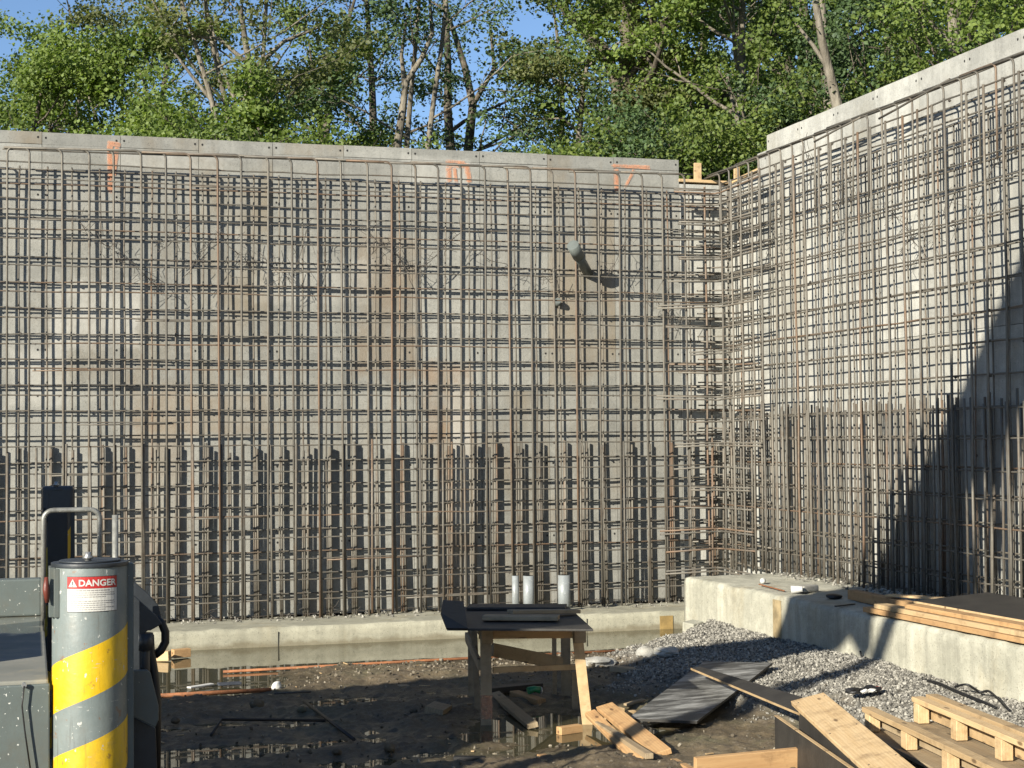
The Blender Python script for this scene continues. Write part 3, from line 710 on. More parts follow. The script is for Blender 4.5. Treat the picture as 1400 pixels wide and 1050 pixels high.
# ------------------------------------------------------------------ single stones and scraps
def rock(px, py, z, size, mat, label, cat='stone', name='stone', seed=0, flat=.6):
    q = oZ(px, py, z); bm = bmesh.new(); bmesh.ops.create_icosphere(bm, subdivisions=3, radius=size / 2)
    for v in bm.verts:
        n = float(fbm(np.array([v.co.x * 8 + seed]), np.array([v.co.y * 8 + v.co.z * 9]), 30 + seed, 1.0, 3)[0])
        v.co = Vector((v.co.x, v.co.y * .8, v.co.z * flat)) * (1 + .16 * n)
    me = bpy.data.meshes.new(name); bm.to_mesh(me); bm.free()
    o = link(name, me, mat); o.location = q + Vector((0, 0, size * flat * .35)); o.rotation_euler = (0, 0, seed); tag(o, label, cat); return o
rock(378, 943, .03, .095, M['white'], 'crumpled white paper ball in the puddle beside a rusty rod', 'paper', 'paper_ball', 1, .9)
rock(884, 899, .10, .22, M['stonegrey'], 'round grey stone at the edge of gravel and puddle', seed=2)
rock(818, 910, .04, .34, M['stonegrey'], 'flat pale slab of concrete right of the work table', seed=3, flat=.3)
rock(912, 897, .12, .34, M['stonegrey'], 'long pale concrete lump on the gravel near the back footing', seed=5, flat=.35)
rock(920, 899, .15, .12, M['rust'], 'small rusty red lump at the end of the long concrete lump', seed=6, flat=.4) if False else None
b = MB(); q = oZ(948, 862, .14); b.box((q.x - .09, q.y - .07, .12), (q.x + .10, q.y + .09, .24)); o = b.build('concrete_chunk', M['block'], None, q, .015); o.rotation_euler = (.1, -.08, .5)
tag(o, 'square broken concrete chunk at the foot of the pale block corner', 'concrete chunk')
for n_, (px, py, sz, lab) in enumerate([(350, 968, .13, 'dark mud clod below the white paper ball'), (413, 975, .10, 'mud clod beside the crossing rods'), (482, 966, .09, 'lone mud clod right of the crossing rods'), (240, 989, .08, 'small mud clod near the machine at left'), (533, 1029, .13, 'mud clod in the near puddle, rightmost of its row'), (460, 1033, .11, 'mud clod in the near puddle, middle of its row'), (565, 975, .07, 'tiny clod left of the table leg')]):
    rock(px, py, .02, sz, M['mud'], lab, 'mud clod', 'mud_clod', 10 + n_, .7)

# ------------------------------------------------------------------ lumber, boards, scraps on the ground
Wd, Wo, Wx, Wg = M['wood'], M['wood_orange'], M['wood_old'], M['wood_grey']
board('lumber_block', oZ(206, 891, .10), oZ(232, 890, .11), .09, .10, Wd, .0, label='pale end of a cut timber block at the waterline behind the machine', cat='timber block')
board('lumber_block', oZ(236, 888, .10), oZ(259, 886, .10), .08, .09, Wo, .0, label='orange brown timber block against the back footing at left', cat='timber block')
board('lumber_board', oZ(258, 939, .03), oZ(290, 934, .03), .06, .015, M['white'], .0, label='pale splinter of board floating in the left puddle', cat='board')
board('lumber_board', oZ(298, 934, .04), oZ(329, 932, .04), .10, .02, M['blue'], .0, label='dark blue grey board scrap in the puddle', cat='board')
board('lumber_board', oZ(233, 963, .04), oZ(262, 959, .04), .09, .02, Wo, .0, label='orange wet board scrap in the puddle beside the machine', cat='board')
def rod(pts, r, mat, label, name='steel_rod'):
    b = MB(); P = [Vector(p) for p in pts]; b.tube(P, r, 8); tag(b.build(name, mat, None, P[0]), label, 'rod')
rod([oZ(305, 918.5, .02), oZ(600, 902, .03), oZ(940, 885, .05)], .014, M['rust'], 'long thin rusty rebar lying at the far edge of the mud')
rod([oZ(205, 952, .05), oZ(371, 943, .05)], .02, M['rust'], 'thick orange rusty rod pointing at the white paper ball')
rod([oZ(375, 948, .045), oZ(425, 946, .045)], .008, M['wire'], 'thin dark rod right of the white paper ball')
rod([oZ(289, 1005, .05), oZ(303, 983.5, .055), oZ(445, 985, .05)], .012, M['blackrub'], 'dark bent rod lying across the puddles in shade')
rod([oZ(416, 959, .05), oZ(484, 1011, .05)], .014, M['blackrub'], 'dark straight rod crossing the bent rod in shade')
board('lumber_block', oZ(594, 968, .09), oZ(606, 961, .09), .16, .08, Wx, .2, label='dull timber offcut left of the work table', cat='timber block')
board('plywood_strip', oZ(545, 937, .04), oZ(558, 936, .04), .10, .04, Wx, 0, label='small timber scrap on sunlit mud at the shadow edge', cat='board')
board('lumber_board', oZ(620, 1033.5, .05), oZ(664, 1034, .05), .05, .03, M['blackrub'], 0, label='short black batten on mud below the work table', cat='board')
board('lumber_board', oZ(736, 1032, .05), oZ(748, 1031, .05), .06, .03, Wo, 0, label='tiny pale wood chip at the bottom middle', cat='wood chip')
# under the table
board('lumber_board', oZ(676, 946, .08), oZ(728, 989, .05), .09, .04, Wg, .2, label='grey board slanting into the puddle under the work table', cat='board')
board('lumber_board', oZ(703, 944, .08), oZ(740, 956, .06), .10, .06, Wo, 0, label='brown board end lying beside the green can', cat='board')
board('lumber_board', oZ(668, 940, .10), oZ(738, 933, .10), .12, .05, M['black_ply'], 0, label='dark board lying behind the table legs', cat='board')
board('lumber_block', oZ(764, 994, .06), oZ(793, 990, .06), .07, .06, Wo, .0, label='wet orange timber stub at the foot of the right table leg', cat='timber block')
q = oZ(731, 944, .10); cn = empty('drink_can', q, 'crushed green can on the mud under the work table', 'can')
b = MB(); b.tube([q + Vector((-.06, 0, 0)), q + Vector((.0, .01, .012)), q + Vector((.05, 0, 0))], [.033, .027, .033], 14); b.build('can_body', M['green'], cn, q)
b = MB(); b.tube([q + Vector((.05, 0, 0)), q + Vector((.066, 0, 0))], [.033, .027], 14); b.build('can_end', M['white'], cn, q)
b = MB(); rw = random.Random(21)
for k_ in range(85):
    x_ = rw.uniform(.9, 6.2); y_ = rw.uniform(10.6, 16.3)
    h_ = float(pit_height(np.array([x_]), np.array([y_]))[0])
    if h_ < .008: continue
    L_ = rw.uniform(.02, .11); a_ = rw.uniform(0, 3.14); d_ = Vector((math.cos(a_), math.sin(a_), rw.uniform(-.08, .08))) * L_ / 2; n_ = Vector((-math.sin(a_), math.cos(a_), 0)) * rw.uniform(.004, .014); q_ = Vector((x_, y_, h_ + .008))
    b.prism([q_ - d_ - n_, q_ + d_ - n_ * rw.uniform(.3, 1), q_ + d_ + n_, q_ - d_ + n_ * .7], (0, 0, -.006))
tag(b.build('wood_chips', M['wood']), 'splinters and chips of wood trodden into the mud', None, None, 'stuff')
# pile right of the table
board('lumber_board', oZ(806, 972, .12), oZ(872, 1036, .05), .09, .04, Wo, .3, label='left long brown board of the pile right of the table', cat='board', group='boards piled right of the work table')
board('lumber_board', oZ(826, 963, .17), oZ(905, 1027, .07), .14, .04, Wo, .25, label='widest orange board on top of the pile right of the table', cat='board', group='boards piled right of the work table')
board('lumber_board', oZ(818, 986, .10), oZ(888, 1030, .10), .06, .04, Wx, 0, label='narrow worn board between the two long ones of the pile', cat='board', group='boards piled right of the work table')
board('lumber_block', oZ(826, 969, .10), oZ(851, 967, .10), .09, .09, Wd, 0, label='bright yellow block end at the head of the board pile', cat='timber block')
board('lumber_block', oZ(858, 972, .10), oZ(868, 971, .10), .05, .08, Wd, 0, label='small bright block right of the board pile head', cat='timber block')
board('lumber_board', oZ(838, 910, .12), oZ(908, 918, .13), .10, .05, Wg, 0, label='weathered grey brown plank where mud meets gravel', cat='board')
board('lumber_board', oZ(855, 962, .06), oZ(880, 955, .08), .05, .02, Wg, 0, label='thin pale lath beside the dusty plywood sheet', cat='board')
board('lumber_board', oZ(921, 1037, .05), oZ(950, 1052, .05), .05, .03, Wo, 0, label='short orange stick at the lower left end of the thick timber', cat='board')
P0, P1 = oZ(950, 1036, .17), oZ(1105, 1021, .19)
board('timber_beam', P0, P1, .045, .15, Wo, .1, label='thick orange timber on edge at the bottom of the picture', cat='timber')

def sheet(name, pts, th, mat, label, cat='plywood sheet', edge=None, parent=None):
    P = [Vector(p) for p in pts]; b = MB(); nrm = (P[1] - P[0]).cross(P[-1] - P[0]).normalized()
    if nrm.z < 0: nrm = -nrm
    b.prism(P, -nrm * th, 0)
    if edge:
        for i in range(2, len(b.f)): b.m[i] = 1
    o = b.build(name, [mat, edge] if edge else mat, None, P[0]); tag(o, label, cat); return o
def dusty():
    m, nt, n, l, b = newmat('dusty_black_plywood'); g = geo(nt, (1, 1, 1))
    mp = N(nt, 'ShaderNodeMapping'); mp.inputs['Rotation'].default_value = (0, 0, R(20)); mp.inputs['Scale'].default_value = (1, 5, 1); l.new(g, mp.inputs['Vector'])
    c = mix(nt, noise(nt, mp.outputs[0], 2.2, 7, .7, .45, .72), (.05, .05, .048), (.38, .38, .365))
    l.new(c, b.inputs['Base Color']); b.inputs['Roughness'].default_value = .5; return m
M['dusty'] = dusty()
sheet('plywood_sheet', [oZ(858, 982, .10), oZ(953, 986, .10), oZ(1056, 906, .27), oZ(963, 904, .27)], .02, M['dusty'], 'black plywood sheet with streaks of white dust lying on gravel', edge=M['black_ply'])
sheet('plywood_strip', [oZ(944, 913, .33), oZ(958, 911.5, .34), oZ(1097, 953, .40), oZ(1093, 975, .36)], .018, M['black_ply'], 'narrow black plywood strip with pale edge lying across the dusty sheet', edge=Wd)
# black form faces standing on edge at lower right
def upright(p0, p1, h, th, face, edge, label):
    a, c = Vector(p0), Vector(p1); d = (c - a).normalized(); nrm = Vector((0, 0, 1)).cross(d).normalized()
    t_ = empty('form_panel_board', a - Vector((0, 0, h)), label, 'form board')
    b = MB(); b.prism([a, c, c + nrm * th, a + nrm * th], (0, 0, -h)); b.build('black_face', face, t_, a)
    b = MB(); e = Vector((0, 0, .006)); q = nrm * .002; b.prism([a + e - q, c + e - q, c + nrm * th + e + q, a + nrm * th + e + q], (0, 0, -.005)); b.build('raw_edge', edge, t_, a)
    return t_
upright(oZ(1059, 979, .30), oZ(1175, 1060, .30), .28, .022, M['black_ply'], Wd, 'black faced form board standing on edge, lowest at the right')
upright(oZ(1092, 974, .36), oZ(1180, 1045, .36), .30, .05, M['black_ply'], Wd, 'second black form board on edge tucked under the wide plank')
# the wide plank resting on top
tp = [oZ(1089, 961, .44), oZ(1118, 944, .50), oZ(1300, 1075, .42), oZ(1216, 1098, .34)]
b = MB(); P = [Vector(p) for p in tp]; nrm = (P[1] - P[0]).cross(P[3] - P[0]).normalized(); nrm = nrm if nrm.z > 0 else -nrm
xa = ((P[3] + P[2]) / 2 - (P[0] + P[1]) / 2); cen = (P[0] + P[1] + P[2] + P[3]) / 4
board('wide_plank', (P[0] + P[1]) / 2, (P[2] + P[3]) / 2, (P[1] - P[0]).length * .97, .035, Wd, -math.asin(max(-1, min(1, -(P[1] - P[0]).normalized().z))) , label='wide bright plank with knots lying tilted over the black form boards', cat='plank')

pk = bpy.data.objects['wide_plank']; Lp = pk.dimensions.x
for k_, (u_, v_) in enumerate([(-.46, .10), (-.46, -.09), (-.12, .09), (-.10, -.10), (.2, .1), (.22, -.08)]):
    b = MB(); b.tube([(u_ * Lp, v_, -.002), (u_ * Lp, v_, .003)], .005, 8); o = b.build('nail', NAIL); o.parent = pk; o.location = (0, 0, 0)
def spacer_rail(p0, p1, blocks, h, label, rail_w=.09, double=False):
    a, c = Vector(p0), Vector(p1); d = (c - a); L = d.length; d = d / L; side = Vector((0, 0, 1)).cross(d).normalized()
    t_ = empty('timber_pallet', a - Vector((0, 0, h)), label, 'pallet')
    ext = 0
    board('top_rail', a, c, rail_w, .038, Wd, 0, t_)
    if double: board('top_rail', a + side * .11 + Vector((0, 0, .015)), c + side * .11 + Vector((0, 0, .015)), rail_w, .045, Wd, 0, t_)
    for f in blocks:
        q = a + d * (L * f) - Vector((0, 0, .040)); board('spacer_block', q - d * .05, q + d * .05, rail_w * .92, h - .08, Wd, 0, t_, bev=.004)
    board('back_board', a + side * .075 - Vector((0, 0, .05)), c + side * .075 - Vector((0, 0, .05)), .02, h - .11, Wg if not double else Wd, 0, t_)
    board('bottom_board', a + side * .02 - Vector((0, 0, h - .035)), c + side * .02 - Vector((0, 0, h - .035)), .20, .03, Wx, 0, t_)
    return t_
spacer_rail(oZ(1186, 966, .30), oZ(1395, 1062, .30), (.04, .32, .60, .88), .20, 'nearer pallet like timber frame with spacer blocks, left of the other')
spacer_rail(oZ(1254, 952, .38), oZ(1440, 1028, .38), (.035, .35, .68, .97), .22, 'farther pallet like timber frame with thick double rail by the footing', double=True)
# cable on the gravel
def cable(pts, r, label, mat=None):
    b = MB(); P = [Vector(p) for p in pts]; S = []
    for i in range(len(P) - 1):
        p0, p1, p2, p3 = P[max(i - 1, 0)], P[i], P[i + 1], P[min(i + 2, len(P) - 1)]
        for k in range(6):
            t = k / 6; S.append(.5 * ((2 * p1) + (p2 - p0) * t + (2 * p0 - 5 * p1 + 4 * p2 - p3) * t * t + (3 * p1 - p0 - 3 * p2 + p3) * t ** 3))
    S.append(P[-1]); b.tube(S, r, 6); tag(b.build('cable', mat or M['blackrub'], None, P[0]), label, 'cable')
cable([oZ(1260, 929, .22), oZ(1283, 934, .24), oZ(1308, 945, .23), oZ(1345, 960, .21), oZ(1362, 968, .2)], .012, 'dark cable lying along the foot of the footing on gravel')
cable([oZ(1306, 939, .26), oZ(1322, 936, .30), oZ(1340, 946, .24), oZ(1354, 946, .26), oZ(1380, 972, .2)], .010, 'kinked black cable end beside the longer cable')
cable([oX(1176, 890, 7.46), oX(1178, 902, 7.45), oX(1172, 908, 7.38), oX(1160, 907, 7.3)], .010, 'short upright wire sticking from the gravel at the footing')
cable([oZ(924, 868, .17), oZ(960, 878, .19), oZ(1010, 874, .2), oZ(1056, 872, .22)], .008, 'thin wire lying over the sunlit gravel near the block corner')
# rubbish on the gravel
tr = empty('trash', oZ(1185, 948, .2), 'black and white crumpled rubbish on the gravel between plank and footing', 'rubbish')
q = tr.location
for k_, (dx, dy, s_, mt) in enumerate([(-.12, 0, .11, M['blackrub']), (-.03, -.02, .09, M['blackrub']), (.06, .02, .12, M['blackrub']), (.02, -.05, .07, M['white']), (-.04, -.06, .06, M['white']), (.12, .04, .07, M['red'])]):
    bm = bmesh.new(); bmesh.ops.create_icosphere(bm, subdivisions=2, radius=s_ / 2)
    for v in bm.verts: v.co = Vector((v.co.x * 1.3, v.co.y, v.co.z * .5)) * random.uniform(.7, 1.25)
    me = bpy.data.meshes.new('scrap'); bm.to_mesh(me); bm.free(); o = link('scrap', me, mt, tr); o.location = (dx, dy, .03)
# on top of the tall footing
ft = .655
cup = empty('paper_scrap', oZ(1082, 811, ft), 'torn white cup lying on the edge of the tall footing', 'cup')
b = MB(); q = cup.location; b.tube([q + Vector((0, 0, .035)), q + Vector((.10, -.06, .045))], [.045, .03], 14, 0, False); b.tube([q + Vector((.10, -.06, .045)), q + Vector((0, 0, .035))], [.028, .043], 14, 0, True); b.build('cup_wall', M['white'], cup, q)
b = MB(); q = oZ(1103, 809, ft); b.box((q.x - .12, q.y - .07, ft), (q.x + .12, q.y + .07, ft + .07)); o = b.build('concrete_chunk', M['stonegrey'], None, q, .02); o.rotation_euler.z = .4
tag(o, 'pale concrete chunk beside the white cup on the footing', 'concrete chunk')
b = MB(); q = oZ(1146, 817, ft); 
rock(1140, 818, ft, .16, M['blackrub'], 'black crumpled glove on the footing near the rebar', 'glove', 'work_glove', 22, .35)
rock(1043, 797, ft, .08, M['white'], 'clear white plastic ball of wrap on the footing top', 'plastic', 'plastic_wrap', 23, .8)
board('lumber_board', oZ(1038, 798, ft + .02), oZ(1072, 807, ft + .02), .018, .012, M['rust'], 0, label='thin rusty red stick on the footing top', cat='stick')
board('lumber_board', oZ(1142, 828, ft + .012), oZ(1168, 825, ft + .012), .03, .012, M['blackrub'], 0, label='thin black stick on the footing edge', cat='stick')
fg = 'lumber stacked on the tall footing'
board('lumber_board', oZ(1165, 806, ft + .10), oZ(1300, 834, ft + .10), .10, .095, Wo, 0, label='rear orange brown timber of the stack, reaching farthest left', cat='timber', group=fg)
A, B_ = oZ(1188, 832, ft + .045), oZ(1405, 882, ft + .045); A.x = 7.60; B_.x = 7.60
def along(px, py, zt, X): return oX(px, py, X)
a = oX(1186, 832, 7.56); c = Vector((7.56, 9.3, .70)); board('lumber_board', (7.58, a.y, .70), (7.58, 9.3, .70), .14, .045, Wo, 0, label='lower front timber of the stack, flush with the footing edge', cat='timber', group=fg)
a = oX(1200, 825, 7.57); board('lumber_board', (7.60, a.y, .745), (7.60, 9.4, .745), .14, .042, Wd, 0, label='middle front timber of the stack, brightest orange', cat='timber', group=fg)
board('lumber_board', (7.63, a.y - .5, .788), (7.65, 9.4, .788), .14, .038, Wo, 0, label='top front timber of the stack beside the black sheet', cat='timber', group=fg)
sheet('plywood_sheet', [(7.72, 13.15, .800), (7.74, 9.3, .80), (8.62, 9.3, .83), (8.62, 13.35, .83)], .02, M['black_ply'], 'large black plywood sheet lying on the timber stack at right', edge=Wd)
board('lumber_board', (7.9, 13.9, .79), (8.15, 13.1, .81), .12, .02, Wd, 0, label='short pale board crossing the head of the timber stack', cat='board')
board('lumber_board', (8.05, 13.9, .70), (8.35, 12.9, .72), .12, .04, Wx, 0, label='dull board lying between the timber stack and the rebar', cat='board')

# ------------------------------------------------------------------ work table
tb = empty('work_table', (3.95, 13.1, 0), 'rough timber work table with black plywood top standing in a puddle', 'work table')
ztp = .84
fl, fr, bl, br = oZ(665, 991, 0), oZ(804, 990, 0), oZ(646, 957, 0), oZ(774, 955, 0)
def leg(p, lean, w_, mat, hgt=ztp - .05, extra=None):
    top = Vector((p.x + lean[0], p.y + lean[1], hgt)); bt = Vector((p.x, p.y, -.05))
    d = (top - bt).normalized(); s1 = Vector((.96, -.28, 0)); s2 = Vector((.28, .96, 0))
    b = MB(); a = w_ / 2; t_ = .02
    q = [bt - s1 * a - s2 * t_, bt + s1 * a - s2 * t_, bt + s1 * a + s2 * t_, bt - s1 * a + s2 * t_]
    b.prism([x_ + (top - bt) for x_ in q], -(top - bt)); o = b.build('leg', mat, tb, bt, .003)
    return top
M['leg_orange'] = simple('orange_sprayed_wood', (.40, .12, .05), .8, 0, .3)
tfl = leg(fl, (0, 0), .09, Wg); tfr = leg(fr, (-.075, .05), .085, Wd); tbl = leg(bl, (0, 0), .075, Wx); tbr = leg(br, (0, 0), .085, Wg)
leg(oZ(654, 970, 0), (-.03, .1), .03, Wg); leg(oZ(668, 976, 0) + Vector((-.06, .12, 0)), (-.02, .04), .05, Wg)
leg(oZ(786, 972, 0) + Vector((0, 0, 0)), (.0, 0), .05, Wx, .33); leg(br + Vector((-.09, .05, 0)), (0, 0), .04, Wx)
b = MB(); q = fl; b.prism([q + Vector((-.046, -.012, .24)), q + Vector((.042, -.038, .24)), q + Vector((.042, -.035, .24)), q + Vector((-.046, -.009, .24))], (0, 0, -.19)); b.build('orange_paint', M['paint'], tb, q)
board('apron', Vector((fl.x, fl.y, .80)) + Vector((-.05, .035, 0)), Vector((fr.x - .02, fr.y + .04, .80)), .04, .11, Wo, 0, tb)
board('apron', Vector((bl.x, bl.y, .80)), Vector((br.x, br.y, .80)), .04, .09, Wx, 0, tb)
board('apron', Vector((fl.x - .03, fl.y, .80)), Vector((bl.x - .03, bl.y, .80)), .04, .09, Wx, 0, tb)
board('apron', Vector((fr.x - .05, fr.y + .08, .80)), Vector((br.x, br.y, .80)), .04, .09, Wx, 0, tb)
board('brace', oY(674, 912, 12.74), oY(790, 908, 12.74), .03, .045, Wd, 0, tb)
board('brace', oY(674, 879, 13.0), oY(772, 899, 13.75), .03, .11, Wx, 0, tb)
board('brace', Vector((fl.x - .05, fl.y, .52)), Vector((bl.x - .05, bl.y, .60)), .03, .08, Wx, 0, tb)
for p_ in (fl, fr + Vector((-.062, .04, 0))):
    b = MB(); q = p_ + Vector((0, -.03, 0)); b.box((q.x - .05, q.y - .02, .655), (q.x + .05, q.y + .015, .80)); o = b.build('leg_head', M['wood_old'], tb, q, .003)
# top sheet: flat with its left end curled upward
b = MB(); F0, F1, B1, B0 = oZ(611, 859, ztp), oZ(811, 860, ztp), oZ(777, 829, ztp + .01), oZ(632, 830, ztp + .01)
L0 = oZ(634, 859.5, ztp)
b.prism([F0, F1, B1, B0], (0, 0, -.018)); b.build('top_sheet', M['black_ply'], tb, F0, .003)
b = MB(); q0 = F0 + Vector((0, 0, .002)); q1 = oZ(640, 859, ztp) ; 
e0, e1 = oY(603, 838, F0.y + .25), oY(611, 859, F0.y - .01); up0 = oY(606, 820, F0.y + .6); up1 = oY(634, 822, F0.y + .62); lo1 = oY(636, 843, F0.y + .3)
b.prism([e1, oY(640, 859, F0.y - .1), lo1, up1, up0, e0], (0, .02, -.012)); b.build('curled_end', M['black_ply'], tb, F0, .002)
# boards lying on the table
board('lumber_board', oZ(661, 841, ztp + .05), oZ(764, 841.5, ztp + .05), .16, .035, Wx, 0, label='long brown board lying on the black table top', cat='board')
board('lumber_board', oZ(697, 834, ztp + .08), oZ(790, 833, ztp + .05), .10, .03, Wg, 0, label='grey board lying askew behind the brown one on the table', cat='board')
board('lumber_board', oZ(640, 828, ztp + .035), oZ(774, 828, ztp + .035), .30, .02, M['black_ply'], 0, label='black strip of plywood at the back of the table top', cat='plywood strip')

# ------------------------------------------------------------------ boom truck at left
tk = empty('boom_truck', (-2.6, 7, 0), 'grey boom truck at left edge with outrigger jack striped yellow', 'truck')
TKL = tk.location
JX, JY, JR = .225, 6.5, .142
def stripe_mat(name, dark=False):
    m, nt, n, l, b = newmat(name); o = coords(nt, 'Object'); g = geo(nt)
    sp = N(nt, 'ShaderNodeSeparateXYZ'); l.new(o, sp.inputs[0])
    ang = mth(nt, 'ARCTAN2', sp.outputs[0], mth(nt, 'MULTIPLY', sp.outputs[1], -1))
    # z edge rises with the angle round the jack: one pitch per turn
    ph = mth(nt, 'SUBTRACT', sp.outputs[2], mth(nt, 'MULTIPLY', ang, .355 / (2 * math.pi)))
    fr_ = mth(nt, 'FRACT', mth(nt, 'DIVIDE', mth(nt, 'ADD', ph, 3.55 + .498), .355))
    f = mth(nt, 'LESS_THAN', fr_, .53)
    below = mth(nt, 'LESS_THAN', sp.outputs[2], -.20 + 0.0)
    zz = mth(nt, 'LESS_THAN', mth(nt, 'SUBTRACT', sp.outputs[2], mth(nt, 'MULTIPLY', ang, .355 / (2 * math.pi))), -.305)
    f = mth(nt, 'MULTIPLY', f, zz)
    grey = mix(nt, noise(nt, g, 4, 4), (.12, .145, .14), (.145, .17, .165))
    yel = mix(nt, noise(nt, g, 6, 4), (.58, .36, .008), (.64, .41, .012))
    if dark: yel = mix(nt, 0.35, yel, (.2, .14, .02)); grey = mix(nt, .85, grey, (.02, .025, .03))  # shade painted in: same stripes, darkened for the far jack
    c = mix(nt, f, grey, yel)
    c = mix(nt, noise(nt, geo(nt, (1, 1, .6)), 42, 4, .6, .665, .675), c, (.42, .42, .38))
    c = mix(nt, mth(nt, 'MULTIPLY', noise(nt, g, 7, 8, .75, .52, .7), .4), c, (.13, .11, .08))
    c = mix(nt, mth(nt, 'MULTIPLY', noise(nt, geo(nt, (1, 1, .25)), 16, 5, .65, .52, .8), .3), c, (.10, .09, .07))
    c = mix(nt, mth(nt, 'MULTIPLY', noise(nt, geo(nt, (9, 9, .6)), 9, 6, .7, .56, .7), .45), c, (.05, .045, .035))
    c = mix(nt, noise(nt, geo(nt, (.6, .6, 5)), 26, 5, .65, .665, .68), c, (.36, .35, .31))
    c = mix(nt, mth(nt, 'MULTIPLY', noise(nt, g, 13, 6, .7, .62, .66), .7), c, (.17, .09, .045))
    l.new(c, b.inputs['Base Color'])
    rr_ = N(nt, 'ShaderNodeMapRange'); rr_.inputs['To Min'].default_value = .32; rr_.inputs['To Max'].default_value = .7; l.new(noise(nt, g, 6, 6, .7), rr_.inputs['Value']); l.new(rr_.outputs[0], b.inputs['Roughness'])
    bump(nt, b, noise(nt, g, 22, 6), .10, .006); return m
def cyl(b, c, r, z0, z1, n=40, mi=0): return b.tube([(c[0], c[1], z0), (c[0], c[1], z1)], r, n, mi)
def outrigger(jx, jy, stripe, body, ztop=1.838, JR=JR):
    b = MB(); cyl(b, (jx, jy), JR, .35, ztop); j = b.build('outrigger_jack', stripe, tk, (jx, jy, ztop), .002)
    def sub(bld, name, mat, bev=0):
        o = bld.build(name, mat, None, (jx, jy, ztop), bev); o.parent = j; o.location = (0, 0, 0); return o
    b = MB(); cyl(b, (jx, jy), JR + .004, ztop - .012, ztop + .004); sub(b, 'cap', M['darkpaint'], .002)
    b = MB(); cyl(b, (jx, jy), JR * .82, ztop + .004, ztop + .012); sub(b, 'lid', M['darkpaint'], .003)
    b = MB(); b.tube([(jx - .01, jy - .07, ztop + .01), (jx - .01, jy - .07, ztop + .045)], .012, 8); b.tube([(jx - .01, jy - .07, ztop + .02), (jx - .01, jy - .07, ztop + .03)], .02, 6); sub(b, 'bolt', M['bolt'])
    b = MB(); b.box((jx - JR - .012, jy - .06, ztop - .20), (jx - JR + .012, jy + .06, ztop - .012)); b.box((jx - JR + .006, jy - .085, ztop - .20), (jx - JR + .026, jy - .055, ztop - .015)); sub(b, 'side_plate', body, .002)
    b = MB(); b.box((jx + JR - .012, jy - .02, ztop - .9), (jx + JR + .022, jy + .06, ztop - .006)); sub(b, 'side_plate', body, .002)
    b = MB(); cyl(b, (jx, jy), .09, .05, .36, 24); sub(b, 'piston', M['bolt'])
    b = MB(); cyl(b, (jx, jy), .25, -.05, .06, 24); sub(b, 'foot_pad', M['darkpaint'])
    b = MB(); b.box((-1.2, jy - .1, .42), (jx - .08, jy + .1, .66)); b.build('outrigger_beam', body, tk, (jx, jy, .5), .006)
    return j, sub
j1, sub1 = outrigger(JX, JY, stripe_mat('jack_striped_paint'), M['greypaint'])
qj = oY(79, 700, 10.5)
j2, sub2 = outrigger(qj.x, 10.5, stripe_mat('far_jack_shaded_paint', True), M['darkpaint'], 2.02, .080)
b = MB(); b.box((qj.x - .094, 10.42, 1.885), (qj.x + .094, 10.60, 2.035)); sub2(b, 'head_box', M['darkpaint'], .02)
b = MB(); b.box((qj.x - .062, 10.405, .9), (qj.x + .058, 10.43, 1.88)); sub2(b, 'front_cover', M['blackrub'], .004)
# danger sticker, curved round the jack
def curve_pt(u, z, off): a = u / JR; return (JX + (JR + off) * math.sin(a), JY - (JR + off) * math.cos(a), z)
PXM = 6.28 / FPX
def px_u(px): return JR * math.asin(max(-1, min(1, (px - 120.5) * PXM / JR * 1.0)))
zt = lambda py: oY(120, py, JY - .12).z
def patch(b, u0, u1, z0, z1, off, mi=0, n=14):
    k = len(b.v)
    for i in range(n + 1):
        u = u0 + (u1 - u0) * i / n
        for (zz, oo) in ((z0, off), (z1, off), (z1, off - .0006), (z0, off - .0006)): b.v.append(curve_pt(u, zz, oo))
    for i in range(n):
        for j in range(4):
            a_ = k + i * 4 + j; c_ = k + i * 4 + (j + 1) % 4; b.face([a_, c_, c_ + 4, a_ + 4], mi)
    b.face([k, k + 1, k + 2, k + 3], mi); e = k + n * 4; b.face([e + 3, e + 2, e + 1, e], mi)
def flatc(name, col, rough=.5):
    m, nt, n, l, bb = newmat(name); g = geo(nt)
    l.new(mix(nt, mth(nt, 'MULTIPLY', noise(nt, g, 40, 4, .7, .5, .75), .35), col, tuple(v * .6 for v in col)), bb.inputs['Base Color']); bb.inputs['Roughness'].default_value = rough; return m
Sw, Sr, Sb = flatc('sticker_white', (.50, .49, .45)), flatc('sticker_red', (.36, .02, .018)), flatc('sticker_black', (.03, .03, .03))
U0, U1 = px_u(90.3), px_u(153.5)
zT, zM, zB = zt(788.3), zt(804), zt(835.5)
b = MB(); patch(b, U0 - .002, U1 + .002, zB - .002, zT + .002, .0012, 0); st = sub1(b, 'danger_sticker', Sb)
b = MB(); patch(b, U0, U1, zB, zM - .001, .0020, 0); patch(b, U0, U1, zM, zT, .0020, 1)
